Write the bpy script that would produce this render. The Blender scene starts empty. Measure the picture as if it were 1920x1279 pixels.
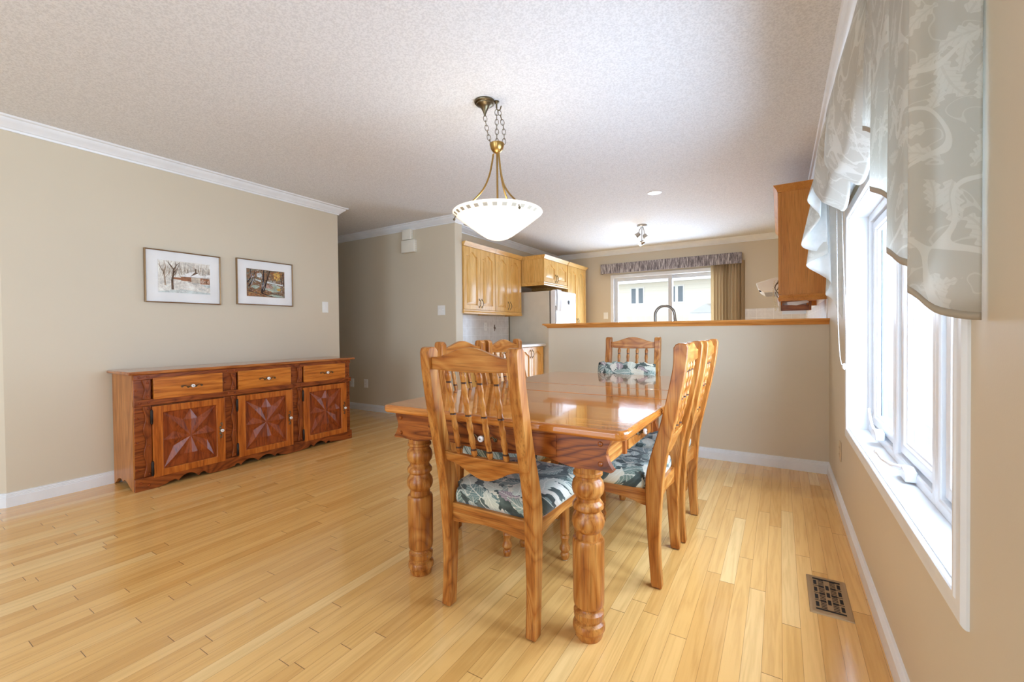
import bpy, bmesh, math, random
from mathutils import Vector, Matrix
random.seed(7)
PI = math.pi
SC = bpy.context.scene
COL = SC.collection

# ------------------------------------------------------------------ colours
def lin(r, g, b):
    f = lambda c: (c/255/12.92) if c/255 <= .04045 else ((c/255+.055)/1.055)**2.4
    return (f(r), f(g), f(b), 1)

# ------------------------------------------------------------------ node helper
class NT:
    def __init__(s, name):
        s.m = bpy.data.materials.new(name); s.m.use_nodes = True
        s.t = s.m.node_tree; s.t.nodes.clear()
        s.out = s.n('ShaderNodeOutputMaterial')
    def n(s, typ, **kw):
        nd = s.t.nodes.new(typ)
        for k, v in kw.items():
            if k.startswith('i_'):
                nd.inputs[k[2:].replace('_', ' ')].default_value = v
            else:
                setattr(nd, k, v)
        return nd
    def l(s, a, b): s.t.links.new(a, b)
    def math(s, op, a, b=None, c=None):
        nd = s.n('ShaderNodeMath', operation=op)
        for i, v in enumerate((a, b, c)):
            if v is None: continue
            if isinstance(v, (int, float)): nd.inputs[i].default_value = v
            else: s.l(v, nd.inputs[i])
        return nd.outputs[0]
    def ramp(s, fac, stops, interp='LINEAR'):
        nd = s.n('ShaderNodeValToRGB'); cr = nd.color_ramp; cr.interpolation = interp
        while len(cr.elements) < len(stops): cr.elements.new(.5)
        for e, (p, c) in zip(cr.elements, stops): e.position = p; e.color = c
        s.l(fac, nd.inputs[0]); return nd.outputs[0]
    def mix(s, fac, a, b, blend='MIX'):
        nd = s.n('ShaderNodeMix', data_type='RGBA', blend_type=blend)
        for sock, v in ((nd.inputs[0], fac), (nd.inputs[6], a), (nd.inputs[7], b)):
            if isinstance(v, (int, float)): sock.default_value = v
            elif isinstance(v, tuple): sock.default_value = v
            else: s.l(v, sock)
        return nd.outputs[2]
    def bsdf(s, **kw):
        b = s.n('ShaderNodeBsdfPrincipled')
        for k, v in kw.items():
            k = k.replace('_', ' ')
            if isinstance(v, (int, float, tuple)): b.inputs[k].default_value = v
            else: s.l(v, b.inputs[k])
        s.l(b.outputs[0], s.out.inputs[0]); return b
    def bump(s, h, strength=.1, dist=.01):
        nd = s.n('ShaderNodeBump'); nd.inputs['Strength'].default_value = strength
        nd.inputs['Distance'].default_value = dist
        s.l(h, nd.inputs['Height']); return nd.outputs[0]
    def coords(s, scale=(1, 1, 1), rnd=True, world=False):
        if world:
            src = s.n('ShaderNodeNewGeometry').outputs['Position']
        else:
            src = s.n('ShaderNodeTexCoord').outputs['Object']
        mp = s.n('ShaderNodeMapping'); mp.inputs['Scale'].default_value = scale
        s.l(src, mp.inputs[0])
        if rnd:
            oi = s.n('ShaderNodeObjectInfo')
            v = s.math('MULTIPLY', oi.outputs['Random'], 17.0)
            cb = s.n('ShaderNodeCombineXYZ')
            for i in range(3): s.l(v, cb.inputs[i])
            s.l(cb.outputs[0], mp.inputs['Location'])
        return mp.outputs[0]
    def noise(s, vec, scale, detail=4, rough=.55, dist=0):
        nd = s.n('ShaderNodeTexNoise')
        s.l(vec, nd.inputs['Vector'])
        nd.inputs['Scale'].default_value = scale; nd.inputs['Detail'].default_value = detail
        nd.inputs['Roughness'].default_value = rough; nd.inputs['Distortion'].default_value = dist
        return nd.outputs['Fac']

MATS = {}
def plain(name, rgb, rough=.5, metal=0., coat=0., bump=0., bscale=200., spec=.5):
    if name in MATS: return MATS[name]
    t = NT(name); kw = dict(Base_Color=lin(*rgb), Roughness=rough, Metallic=metal, Coat_Weight=coat)
    b = t.bsdf(**kw); b.inputs['Specular IOR Level'].default_value = spec
    v = t.coords(rnd=False)
    nz = t.noise(v, bscale, 3)
    if bump:
        t.l(t.bump(nz, bump, .004), b.inputs['Normal'])
    # faint tonal variation of the surface itself
    c = t.ramp(t.noise(v, 6, 3), [(.3, lin(*[max(0, x*.975) for x in rgb])), (.7, lin(*[min(255, x*1.015) for x in rgb]))])
    t.l(c, b.inputs['Base Color'])
    MATS[name] = t.m; return t.m

def wood(name, dark, mid, light, axis='x', rough=.33, coat=.12, ring=7.0, scale=1.0, figure=0., crough=.12):
    key = name+'_'+axis
    if key in MATS: return MATS[key]
    t = NT(key)
    st = {'x': (.09, 1, 1), 'y': (1, .09, 1), 'z': (1, 1, .09)}[axis]
    v = t.coords(tuple(a*scale for a in st))
    low = t.noise(v, 8, 2, .45, .5)
    rings = t.math('PINGPONG', t.math('MULTIPLY', low, ring), .5)
    rings = t.math('MULTIPLY', rings, 2)
    fine = t.noise(v, 70, 5, .65)
    stp = {'x': (.02, 1, 1), 'y': (1, .02, 1), 'z': (1, 1, .02)}[axis]
    pores = t.noise(t.coords(tuple(a*scale for a in stp)), 260, 2, .5)
    fac = t.math('ADD', t.math('MULTIPLY', rings, .30), t.math('MULTIPLY', fine, .7))
    if figure:
        fst = {'x': (.30, 1, 1), 'y': (1, .30, 1), 'z': (1, 1, .30)}[axis]
        fl = t.noise(t.coords(fst), 5.0, 2, .45, .9)
        band = t.math('MULTIPLY', t.math('PINGPONG', t.math('MULTIPLY', fl, 12), .5), 2)
        fac = t.math('ADD', t.math('MULTIPLY', fac, 1-figure), t.math('MULTIPLY', t.math('POWER', band, .6), figure))
    dk = tuple(d*.6+m_*.4 for d, m_ in zip(dark, mid))
    c = t.ramp(fac, [(.25, lin(*dk)), (.45, lin(*mid)), (.75, lin(*light))])
    pm = t.ramp(pores, [(.36, (1, 1, 1, 1)), (.46, (0, 0, 0, 1))])
    c = t.mix(t.math('MULTIPLY', pm, .35), c, lin(*[x*.62 for x in dark]))
    b = t.bsdf(Base_Color=c, Roughness=rough, Coat_Weight=coat, Coat_Roughness=crough); b.inputs['Specular IOR Level'].default_value = .3
    t.l(t.bump(t.math('ADD', fine, pores), .05, .002), b.inputs['Normal'])
    MATS[key] = t.m; return t.m

OAK = lambda a: wood('oak_honey', (102, 52, 14), (164, 98, 38), (196, 138, 70), a, figure=.25)
OAKD = lambda a: wood('oak_brown', (84, 38, 12), (136, 70, 24), (168, 98, 42), a, figure=.3)
PANELD = lambda a: wood('oak_deep', (80, 30, 10), (130, 58, 22), (160, 78, 32), a, rough=.3, figure=.25)
MAPLE = lambda a: wood('maple', (196, 142, 70), (224, 176, 100), (236, 194, 122), a, ring=4, rough=.35, coat=.15)
ENDP = lambda a: wood('maple_orange', (170, 106, 42), (196, 130, 58), (208, 144, 70), a, ring=3, rough=.4, coat=.1)

def m_floor():
    t = NT('oak_strip_floor'); W = .0565
    pos = t.n('ShaderNodeNewGeometry').outputs['Position']
    sx = t.n('ShaderNodeSeparateXYZ'); t.l(pos, sx.inputs[0])
    X, Y = sx.outputs[0], sx.outputs[1]
    u = t.math('DIVIDE', t.math('ADD', X, .019+W*400), W)
    row = t.math('FLOOR', u); fu = t.math('FRACT', u)
    wn = t.n('ShaderNodeTexWhiteNoise', noise_dimensions='1D'); t.l(row, wn.inputs['W'])
    r1 = wn.outputs['Value']
    wn2 = t.n('ShaderNodeTexWhiteNoise', noise_dimensions='1D'); t.l(t.math('ADD', row, 731.3), wn2.inputs['W'])
    L = t.math('ADD', t.math('MULTIPLY', wn2.outputs['Value'], .6), .7)
    v = t.math('DIVIDE', t.math('ADD', t.math('ADD', Y, 40), t.math('MULTIPLY', r1, 3.7)), L)
    seg = t.math('FLOOR', v); fv = t.math('FRACT', v)
    cb = t.n('ShaderNodeCombineXYZ'); t.l(row, cb.inputs[0]); t.l(seg, cb.inputs[1])
    wn3 = t.n('ShaderNodeTexWhiteNoise', noise_dimensions='3D'); t.l(cb.outputs[0], wn3.inputs['Vector'])
    tone = wn3.outputs['Value']
    # grain
    mp = t.n('ShaderNodeMapping'); mp.inputs['Scale'].default_value = (1, .05, 1); t.l(pos, mp.inputs[0])
    ofs = t.n('ShaderNodeVectorMath', operation='SCALE'); t.l(wn3.outputs['Color'], ofs.inputs[0]); ofs.inputs['Scale'].default_value = 30
    ad = t.n('ShaderNodeVectorMath', operation='ADD'); t.l(mp.outputs[0], ad.inputs[0]); t.l(ofs.outputs[0], ad.inputs[1])
    g1 = t.noise(ad.outputs[0], 14, 3, .5, .5)
    g1 = t.math('MULTIPLY', t.math('PINGPONG', t.math('MULTIPLY', g1, 6), .5), 2)
    g2 = t.noise(ad.outputs[0], 130, 4, .6)
    base = t.ramp(tone, [(0, lin(218, 166, 94)), (.25, lin(229, 179, 106)), (.8, lin(235, 187, 116)), (1, lin(242, 204, 140))])
    gr = t.math('ADD', t.math('MULTIPLY', g1, .35), t.math('MULTIPLY', g2, .65))
    gm = t.ramp(gr, [(.25, (.82, .77, .69, 1)), (.6, (1, 1, 1, 1))])
    c = t.mix(.75, base, gm, 'MULTIPLY')
    e1 = t.math('LESS_THAN', t.math('MULTIPLY', t.math('MINIMUM', fu, t.math('SUBTRACT', 1, fu)), W), .00065)
    e2 = t.math('LESS_THAN', t.math('MULTIPLY', t.math('MINIMUM', fv, t.math('SUBTRACT', 1, fv)), L), .0011)
    c = t.mix(t.math('MULTIPLY', e1, .6), c, lin(120, 74, 34))
    c = t.mix(t.math('MULTIPLY', e2, .85), c, lin(84, 50, 24))
    ro = t.math('ADD', .14, t.math('MULTIPLY', g2, .10))
    b = t.bsdf(Base_Color=c, Roughness=ro, Coat_Weight=.35, Coat_Roughness=.08)
    h = t.math('SUBTRACT', t.math('MULTIPLY', g2, .12), t.math('MAXIMUM', e1, e2))
    wv = t.noise(pos, 3.0, 2)
    h = t.math('ADD', h, t.math('MULTIPLY', wv, .8))
    t.l(t.bump(h, .12, .0015), b.inputs['Normal'])
    return t.m

def m_wall(name, rgb):
    t = NT(name); pos = t.n('ShaderNodeNewGeometry').outputs['Position']
    n1 = t.noise(pos, 1.3, 3); n2 = t.noise(pos, 260, 2)
    c = t.ramp(n1, [(.3, lin(*[x*.985 for x in rgb])), (.7, lin(*rgb))])
    b = t.bsdf(Base_Color=c, Roughness=.55)
    t.l(t.bump(n2, .06, .002), b.inputs['Normal']); return t.m

def m_ceiling():
    t = NT('stippled_ceiling'); pos = t.n('ShaderNodeNewGeometry').outputs['Position']
    n2 = t.noise(pos, 110, 3, .6); n1 = t.noise(pos, 42, 3, .6)
    c = t.ramp(t.math('ADD', t.math('MULTIPLY', n2, .85), t.math('MULTIPLY', n1, .15)), [(.42, lin(210, 211, 212)), (.56, lin(226, 227, 228))])
    b = t.bsdf(Base_Color=c, Roughness=.85)
    t.l(t.bump(t.math('ADD', n2, n1), .35, .006), b.inputs['Normal']); return t.m

def m_tile(name, axis_u):
    t = NT(name); pos = t.n('ShaderNodeNewGeometry').outputs['Position']
    sx = t.n('ShaderNodeSeparateXYZ'); t.l(pos, sx.inputs[0])
    S = .108; ed = None
    for o in (sx.outputs[axis_u], sx.outputs[2]):
        f = t.math('FRACT', t.math('DIVIDE', t.math('ADD', o, 20.04), S))
        e = t.math('LESS_THAN', t.math('MINIMUM', f, t.math('SUBTRACT', 1, f)), .022)
        ed = e if ed is None else t.math('MAXIMUM', ed, e)
    n1 = t.noise(pos, 14, 3)
    c = t.ramp(n1, [(.35, lin(222, 219, 216)), (.65, lin(232, 230, 228))])
    c = t.mix(ed, c, lin(243, 242, 240))
    b = t.bsdf(Base_Color=c, Roughness=.25)
    t.l(t.bump(ed, -.2, .002), b.inputs['Normal']); return t.m

def leaf_layer(t, vec, scale, seed, width=.25, length=.60):
    """random leaves: returns (mask, vein, tone, pick) from the cell-local coordinates of a 2-D voronoi"""
    mp = t.n('ShaderNodeMapping'); t.l(vec, mp.inputs[0]); mp.inputs['Scale'].default_value = (scale, scale, scale); mp.inputs['Location'].default_value = (seed, seed*.7, 0)
    vo = t.n('ShaderNodeTexVoronoi', voronoi_dimensions='2D', feature='F1'); t.l(mp.outputs[0], vo.inputs['Vector']); vo.inputs['Scale'].default_value = 1; vo.inputs['Randomness'].default_value = .85
    d = t.n('ShaderNodeVectorMath', operation='SUBTRACT'); t.l(mp.outputs[0], d.inputs[0]); t.l(vo.outputs['Position'], d.inputs[1])
    cc = t.n('ShaderNodeSeparateColor'); t.l(vo.outputs['Color'], cc.inputs[0])
    rt = t.n('ShaderNodeVectorRotate', rotation_type='Z_AXIS'); t.l(d.outputs[0], rt.inputs['Vector']); t.l(t.math('MULTIPLY', cc.outputs[0], 6.283), rt.inputs['Angle'])
    sx = t.n('ShaderNodeSeparateXYZ'); t.l(rt.outputs[0], sx.inputs[0])
    lx = sx.outputs[0]; ly = t.math('ABSOLUTE', t.math('ADD', sx.outputs[1], t.math('MULTIPLY', t.math('MULTIPLY', lx, lx), .35)))
    q = t.math('DIVIDE', lx, length)
    w = t.math('MULTIPLY', t.math('SUBTRACT', 1, t.math('MULTIPLY', q, q)), width)
    w = t.math('ADD', w, t.math('MULTIPLY', t.math('SINE', t.math('MULTIPLY', lx, 34)), .035))
    mask = t.math('LESS_THAN', ly, w)
    rib = t.math('LESS_THAN', ly, .022)
    side = t.math('LESS_THAN', t.math('FRACT', t.math('ADD', t.math('MULTIPLY', lx, 7), t.math('MULTIPLY', ly, -8))), .24)
    vein = t.math('MULTIPLY', t.math('MAXIMUM', rib, t.math('MULTIPLY', side, .55)), mask)
    return mask, vein, cc.outputs[1], cc.outputs[2]

def m_tapestry():
    t = NT('leaf_tapestry'); v0 = t.coords((1, 1, 1))
    sx = t.n('ShaderNodeSeparateXYZ'); t.l(v0, sx.inputs[0])
    cb = t.n('ShaderNodeCombineXYZ'); t.l(t.math('ADD', sx.outputs[0], t.math('MULTIPLY', sx.outputs[2], .45)), cb.inputs[0]); t.l(t.math('ADD', sx.outputs[1], sx.outputs[2]), cb.inputs[1])
    nz = t.n('ShaderNodeTexNoise'); t.l(cb.outputs[0], nz.inputs['Vector']); nz.inputs['Scale'].default_value = 14; nz.inputs['Detail'].default_value = 2
    wp = t.n('ShaderNodeVectorMath', operation='MULTIPLY_ADD'); t.l(nz.outputs['Color'], wp.inputs[0]); wp.inputs[1].default_value = (.03, .03, 0); t.l(cb.outputs[0], wp.inputs[2])
    v = wp.outputs[0]
    bgn = t.noise(v, 18, 3)
    c = t.ramp(bgn, [(.35, lin(48, 56, 52)), (.55, lin(78, 90, 84)), (.7, lin(108, 120, 112))])
    pal = [(0, lin(116, 136, 124)), (.16, lin(190, 194, 178)), (.34, lin(136, 152, 142)), (.5, lin(214, 208, 186)), (.66, lin(102, 124, 120)), (.78, lin(168, 178, 168)), (.9, lin(206, 200, 186)), (.96, lin(150, 132, 136))]
    for sc, seed, wd in ((15, 3.1, .30), (11, 7.7, .30), (9, 13.3, .27)):
        mk, vn, tone, pk = leaf_layer(t, v, sc, seed, wd, .62)
        mk = t.math('MULTIPLY', mk, t.math('GREATER_THAN', pk, .12)); vn = t.math('MULTIPLY', vn, mk)
        lc = t.ramp(tone, pal, 'CONSTANT')
        lc = t.mix(t.math('MULTIPLY', vn, .75), lc, lin(222, 220, 204))
        c = t.mix(mk, c, lc)
    st = t.noise(v, 7, 1, .4, .8)
    sl = t.math('LESS_THAN', t.math('ABSOLUTE', t.math('SUBTRACT', st, .5)), .007)
    c = t.mix(sl, c, lin(206, 206, 192))
    wv = t.noise(v0, 420, 2)
    b = t.bsdf(Base_Color=c, Roughness=.9); b.inputs['Sheen Weight'].default_value = .15
    t.l(t.bump(wv, .25, .002), b.inputs['Normal']); return t.m

def m_swagfabric():
    t = NT('scroll_sheer_fabric'); uv = t.n('ShaderNodeUVMap'); uv.uv_map = 'UVMap'
    v = uv.outputs[0]
    nz = t.n('ShaderNodeTexNoise'); t.l(v, nz.inputs['Vector']); nz.inputs['Scale'].default_value = 5; nz.inputs['Detail'].default_value = 1
    wp = t.n('ShaderNodeVectorMath', operation='MULTIPLY_ADD'); t.l(nz.outputs['Color'], wp.inputs[0]); wp.inputs[1].default_value = (.16, .16, .16); t.l(v, wp.inputs[2])
    st = t.noise(wp.outputs[0], 5.2, 1, .3, .5)
    vine = t.math('LESS_THAN', t.math('ABSOLUTE', t.math('SUBTRACT', st, .5)), .012)
    st2 = t.noise(wp.outputs[0], 9.5, 1, .3, 1.4)
    curl = t.math('LESS_THAN', t.math('ABSOLUTE', t.math('SUBTRACT', st2, .56)), .012)
    wq = t.n('ShaderNodeVectorMath', operation='MULTIPLY_ADD'); t.l(nz.outputs['Color'], wq.inputs[0]); wq.inputs[1].default_value = (.07, .07, 0); t.l(v, wq.inputs[2])
    lf = None
    for sc_, sd_ in ((11, 2.3), (15, 9.1)):
        mk, vn, tn, pk = leaf_layer(t, wq.outputs[0], sc_, sd_, .17, .56)
        mk = t.math('MULTIPLY', t.math('MULTIPLY', mk, t.math('GREATER_THAN', pk, .52)), t.math('SUBTRACT', 1, t.math('MULTIPLY', vn, .5)))
        lf = mk if lf is None else t.math('MAXIMUM', lf, mk)
    k = t.math('MAXIMUM', t.math('MAXIMUM', vine, t.math('MULTIPLY', curl, .6)), t.math('MULTIPLY', lf, .85))
    c = t.mix(k, lin(230, 226, 218), lin(247, 244, 238))
    hl = t.noise(v, 300, 2)
    d = t.n('ShaderNodeBsdfDiffuse'); t.l(c, d.inputs[0])
    tr = t.n('ShaderNodeBsdfTranslucent'); t.l(c, tr.inputs[0])
    bp = t.bump(hl, .1, .001); t.l(bp, d.inputs['Normal'])
    mx = t.n('ShaderNodeMixShader'); mx.inputs[0].default_value = .72
    t.l(d.outputs[0], mx.inputs[1]); t.l(tr.outputs[0], mx.inputs[2])
    t.l(mx.outputs[0], t.out.inputs[0]); return t.m

def m_lining():
    t = NT('white_lining'); v = t.coords(rnd=False); n = t.noise(v, 30, 3)
    c = t.ramp(n, [(.3, lin(226, 230, 228)), (.7, lin(236, 238, 236))])
    d = t.n('ShaderNodeBsdfDiffuse'); t.l(c, d.inputs[0])
    tr = t.n('ShaderNodeBsdfTranslucent'); t.l(c, tr.inputs[0])
    mx = t.n('ShaderNodeMixShader'); mx.inputs[0].default_value = .35
    t.l(d.outputs[0], mx.inputs[1]); t.l(tr.outputs[0], mx.inputs[2])
    t.l(mx.outputs[0], t.out.inputs[0]); return t.m

def m_glass(name, refl=1.0, tint=(1, 1, 1, 1)):
    t = NT(name)
    tr = t.n('ShaderNodeBsdfTransparent'); tr.inputs[0].default_value = tint
    gl = t.n('ShaderNodeBsdfGlossy'); gl.inputs['Roughness'].default_value = .02
    lw = t.n('ShaderNodeLayerWeight'); lw.inputs[0].default_value = .5
    fr = t.math('ADD', t.math('MULTIPLY', t.math('POWER', lw.outputs['Facing'], 5), .5), .03)
    mx = t.n('ShaderNodeMixShader'); t.l(t.math('MULTIPLY', fr, refl), mx.inputs[0])
    t.l(tr.outputs[0], mx.inputs[1]); t.l(gl.outputs[0], mx.inputs[2])
    t.l(mx.outputs[0], t.out.inputs[0]); return t.m

def m_bowl():
    t = NT('alabaster_glass'); v = t.coords(rnd=False)
    n = t.noise(v, 7, 3, .5, .8)
    c = t.ramp(n, [(.3, lin(246, 240, 230)), (.7, lin(255, 252, 246))])
    d = t.n('ShaderNodeBsdfDiffuse'); t.l(c, d.inputs[0])
    tr = t.n('ShaderNodeBsdfTranslucent'); t.l(c, tr.inputs[0])
    mx = t.n('ShaderNodeMixShader'); mx.inputs[0].default_value = .6
    t.l(d.outputs[0], mx.inputs[1]); t.l(tr.outputs[0], mx.inputs[2])
    g = t.n('ShaderNodeBsdfGlossy'); g.inputs['Roughness'].default_value = .15
    fr = t.n('ShaderNodeFresnel'); fr.inputs[0].default_value = 1.4
    m2 = t.n('ShaderNodeMixShader'); t.l(fr.outputs[0], m2.inputs[0]); t.l(mx.outputs[0], m2.inputs[1]); t.l(g.outputs[0], m2.inputs[2])
    em = t.n('ShaderNodeEmission'); em.inputs[0].default_value = lin(255, 244, 228); em.inputs[1].default_value = .16
    ad = t.n('ShaderNodeAddShader'); t.l(m2.outputs[0], ad.inputs[0]); t.l(em.outputs[0], ad.inputs[1])
    t.l(ad.outputs[0], t.out.inputs[0]); return t.m

def m_emit(name, rgb, s):
    t = NT(name); e = t.n('ShaderNodeEmission'); e.inputs[0].default_value = lin(*rgb); e.inputs[1].default_value = s
    t.l(e.outputs[0], t.out.inputs[0]); return t.m

def m_streak():
    t = NT('streaked_valance_cloth'); v = t.coords((1, 1, .12), rnd=False)
    n = t.noise(v, 85, 3, .7)
    c = t.ramp(n, [(.34, lin(84, 78, 82)), (.5, lin(136, 128, 130)), (.66, lin(206, 200, 198))])
    t.bsdf(Base_Color=c, Roughness=.9); return t.m

def m_siding():
    t = NT('lap_siding'); pos = t.n('ShaderNodeNewGeometry').outputs['Position']
    sx = t.n('ShaderNodeSeparateXYZ'); t.l(pos, sx.inputs[0])
    f = t.math('FRACT', t.math('DIVIDE', sx.outputs[2], .2))
    c = t.ramp(f, [(0, lin(222, 217, 202)), (.1, lin(243, 239, 226)), (1, lin(240, 235, 221))])
    t.bsdf(Base_Color=c, Roughness=.7); return t.m

M_FLOOR = m_floor(); M_CEIL = m_ceiling(); M_WALL = m_wall('tan_wall_paint', (211, 199, 176))
M_TRIM = plain('white_trim_paint', (231, 234, 236), .35, bump=.02)
M_PVC = plain('white_window_vinyl', (232, 236, 240), .3)
M_WHITE = plain('white_plastic', (238, 237, 232), .35)
M_CREAM = plain('cream_plastic', (226, 220, 204), .4)
M_TAP = m_tapestry(); M_SWAG = m_swagfabric(); M_LIN = m_lining()
M_GLASS = m_glass('clear_window_glass'); M_PGLASS = m_glass('picture_glazing', .9)
M_BRASS = plain('aged_brass', (176, 142, 84), .3, 1.0)
M_DBRASS = plain('dark_antique_brass', (112, 100, 78), .35, 1.0)
M_IRON = plain('dark_hinge_iron', (48, 40, 34), .45, .8)
M_PORC = plain('white_porcelain', (244, 242, 238), .12, coat=.5)
M_STEEL = plain('brushed_nickel', (168, 160, 150), .28, 1.0)
M_FRIDGE = plain('almond_enamel', (214, 206, 188), .4)
M_FRIDGEW = plain('white_enamel', (240, 241, 243), .25)
M_GASKET = plain('grey_gasket', (104, 98, 90), .7)
M_DARK = plain('dark_void', (22, 18, 15), .9)
M_BURN = plain('burnt_ring', (64, 32, 14), .5)
M_COUNTER = plain('pale_laminate', (214, 214, 214), .3)
M_TILEY = m_tile('white_tiles_side', 1); M_TILEX = m_tile('white_tiles_back', 0)
M_VENT = plain('bronze_register', (178, 150, 112), .35, .7)
M_PAPER = plain('white_paper_towel', (240, 240, 238), .9)
M_MAT = plain('white_mat_board', (246, 246, 244), .8)
M_FRAME = plain('bronze_picture_frame', (146, 116, 80), .35, .6)
def m_vane():
    t = NT('tan_blind_vane'); oi = t.n('ShaderNodeObjectInfo'); n = oi.outputs['Random']
    c = t.ramp(n, [(.0, lin(186, 166, 134)), (1, lin(232, 216, 188))])  # random tone per vane paints in how differently each catches the light
    d = t.n('ShaderNodeBsdfDiffuse'); t.l(c, d.inputs[0]); tr = t.n('ShaderNodeBsdfTranslucent'); t.l(c, tr.inputs[0])
    mx = t.n('ShaderNodeMixShader'); mx.inputs[0].default_value = .5
    t.l(d.outputs[0], mx.inputs[1]); t.l(tr.outputs[0], mx.inputs[2]); t.l(mx.outputs[0], t.out.inputs[0]); return t.m
M_BLIND = m_vane()

# ------------------------------------------------------------------ mesh builder
class MB:
    def __init__(s): s.bm = bmesh.new(); s.mi = 0
    def _mark(s, n0):
        s.bm.faces.ensure_lookup_table()
        for f in s.bm.faces[n0:]: f.material_index = s.mi
    def box(s, x0, x1, y0, y1, z0, z1):
        n0 = len(s.bm.faces)
        v = [s.bm.verts.new(p) for p in ((x0,y0,z0),(x1,y0,z0),(x1,y1,z0),(x0,y1,z0),(x0,y0,z1),(x1,y0,z1),(x1,y1,z1),(x0,y1,z1))]
        for f in ((0,3,2,1),(4,5,6,7),(0,1,5,4),(1,2,6,5),(2,3,7,6),(3,0,4,7)): s.bm.faces.new([v[i] for i in f])
        s._mark(n0); return s
    def prism(s, poly, axis, a, b):
        """poly of 2-D points extruded along axis; axis x -> (y,z), y -> (x,z), z -> (x,y)"""
        n0 = len(s.bm.faces)
        def P(p, t): return {'x': (t, p[0], p[1]), 'y': (p[0], t, p[1]), 'z': (p[0], p[1], t)}[axis]
        A = [s.bm.verts.new(P(p, a)) for p in poly]; B = [s.bm.verts.new(P(p, b)) for p in poly]
        s.bm.faces.new(A[::-1]); s.bm.faces.new(B); n = len(poly)
        for i in range(n): s.bm.faces.new((A[i], A[(i+1) % n], B[(i+1) % n], B[i]))
        s._mark(n0); return s
    def lathe(s, prof, mat=None, seg=24, cap=True):
        """prof: list of (r,z); mat: 4x4 placing the z axis"""
        n0 = len(s.bm.faces); mat = mat or Matrix(); rings = []
        for r, z in prof:
            if r < 1e-6: rings.append([s.bm.verts.new(mat @ Vector((0, 0, z)))])
            else: rings.append([s.bm.verts.new(mat @ Vector((r*math.cos(2*PI*k/seg), r*math.sin(2*PI*k/seg), z))) for k in range(seg)])
        for a, b in zip(rings[:-1], rings[1:]):
            if len(a) == 1 and len(b) == 1: continue
            for k in range(seg):
                k2 = (k+1) % seg
                if len(a) == 1: s.bm.faces.new((a[0], b[k2], b[k]))
                elif len(b) == 1: s.bm.faces.new((a[k], a[k2], b[0]))
                else: s.bm.faces.new((a[k], a[k2], b[k2], b[k]))
        if cap:
            if len(rings[0]) > 1: s.bm.faces.new(rings[0][::-1])
            if len(rings[-1]) > 1: s.bm.faces.new(rings[-1])
        s._mark(n0); return s
    def tube(s, pts, r, seg=10, closed=False, taper=None):
        n0 = len(s.bm.faces); pts = [Vector(p) for p in pts]; n = len(pts); rings = []
        up = Vector((0, 0, 1)); prev = None
        for i, p in enumerate(pts):
            if closed: d = pts[(i+1) % n]-pts[i-1]
            else: d = pts[min(i+1, n-1)]-pts[max(i-1, 0)]
            d.normalize()
            if prev is None:
                a = d.cross(up)
                if a.length < 1e-3: a = d.cross(Vector((1, 0, 0)))
            else: a = prev - d*prev.dot(d)
            if a.length < 1e-6: a = d.orthogonal()
            a.normalize(); prev = a; b = d.cross(a)
            rr = r if taper is None else r*taper[i]
            rings.append([s.bm.verts.new(p + a*rr*math.cos(2*PI*k/seg)+b*rr*math.sin(2*PI*k/seg)) for k in range(seg)])
        m = n if closed else n-1
        for i in range(m):
            A, B = rings[i], rings[(i+1) % n]
            for k in range(seg): s.bm.faces.new((A[k], A[(k+1) % seg], B[(k+1) % seg], B[k]))
        if not closed: s.bm.faces.new(rings[0][::-1]); s.bm.faces.new(rings[-1])
        s._mark(n0); return s
    def ball(s, c, r, seg=12, sq=(1, 1, 1)):
        prof = [(r*math.sin(PI*k/8), -r*math.cos(PI*k/8)) for k in range(9)]
        prof[0] = (0, -r); prof[-1] = (0, r)
        return s.lathe(prof, Matrix.Translation(c) @ Matrix.Diagonal((*sq, 1)), seg)
    def quad(s, pts):
        n0 = len(s.bm.faces); s.bm.faces.new([s.bm.verts.new(p) for p in pts]); s._mark(n0); return s
    def loops(s, L, cap_last=True):
        """bridge a list of equal-length closed loops"""
        n0 = len(s.bm.faces); V = [[s.bm.verts.new(p) for p in l] for l in L]; n = len(L[0])
        for a, b in zip(V[:-1], V[1:]):
            for i in range(n): s.bm.faces.new((a[i], a[(i+1) % n], b[(i+1) % n], b[i]))
        if cap_last: s.bm.faces.new(V[-1])
        s._mark(n0); return s
    def sweep(s, prof, path, closed=False):
        """mouldings: prof = [(out, z)], path = 2-D points; 'out' is to the left of travel"""
        n0 = len(s.bm.faces); rings = []; n = len(path)
        for i, p in enumerate(path):
            p = Vector(p)
            d0 = (p-Vector(path[i-1])).normalized() if i > 0 else None
            d1 = (Vector(path[i+1])-p).normalized() if i < n-1 else None
            nn = [Vector((-d.y, d.x)) for d in (d0, d1) if d is not None]
            if len(nn) == 2:
                m = (nn[0]+nn[1]).normalized(); k = 1/max(.3, m.dot(nn[0])); m = m*k
            else: m = nn[0]
            rings.append([s.bm.verts.new((p.x+m.x*o, p.y+m.y*o, z)) for o, z in prof])
        m = len(prof)
        for a, b in zip(rings[:-1], rings[1:]):
            for j in range(m): s.bm.faces.new((a[j], b[j], b[(j+1) % m], a[(j+1) % m]))
        s.bm.faces.new(rings[0]); s.bm.faces.new(rings[-1][::-1])
        s._mark(n0); return s
    def warp(s, fn):
        for v in s.bm.verts: v.co = Vector(fn(v.co))
        return s
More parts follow.
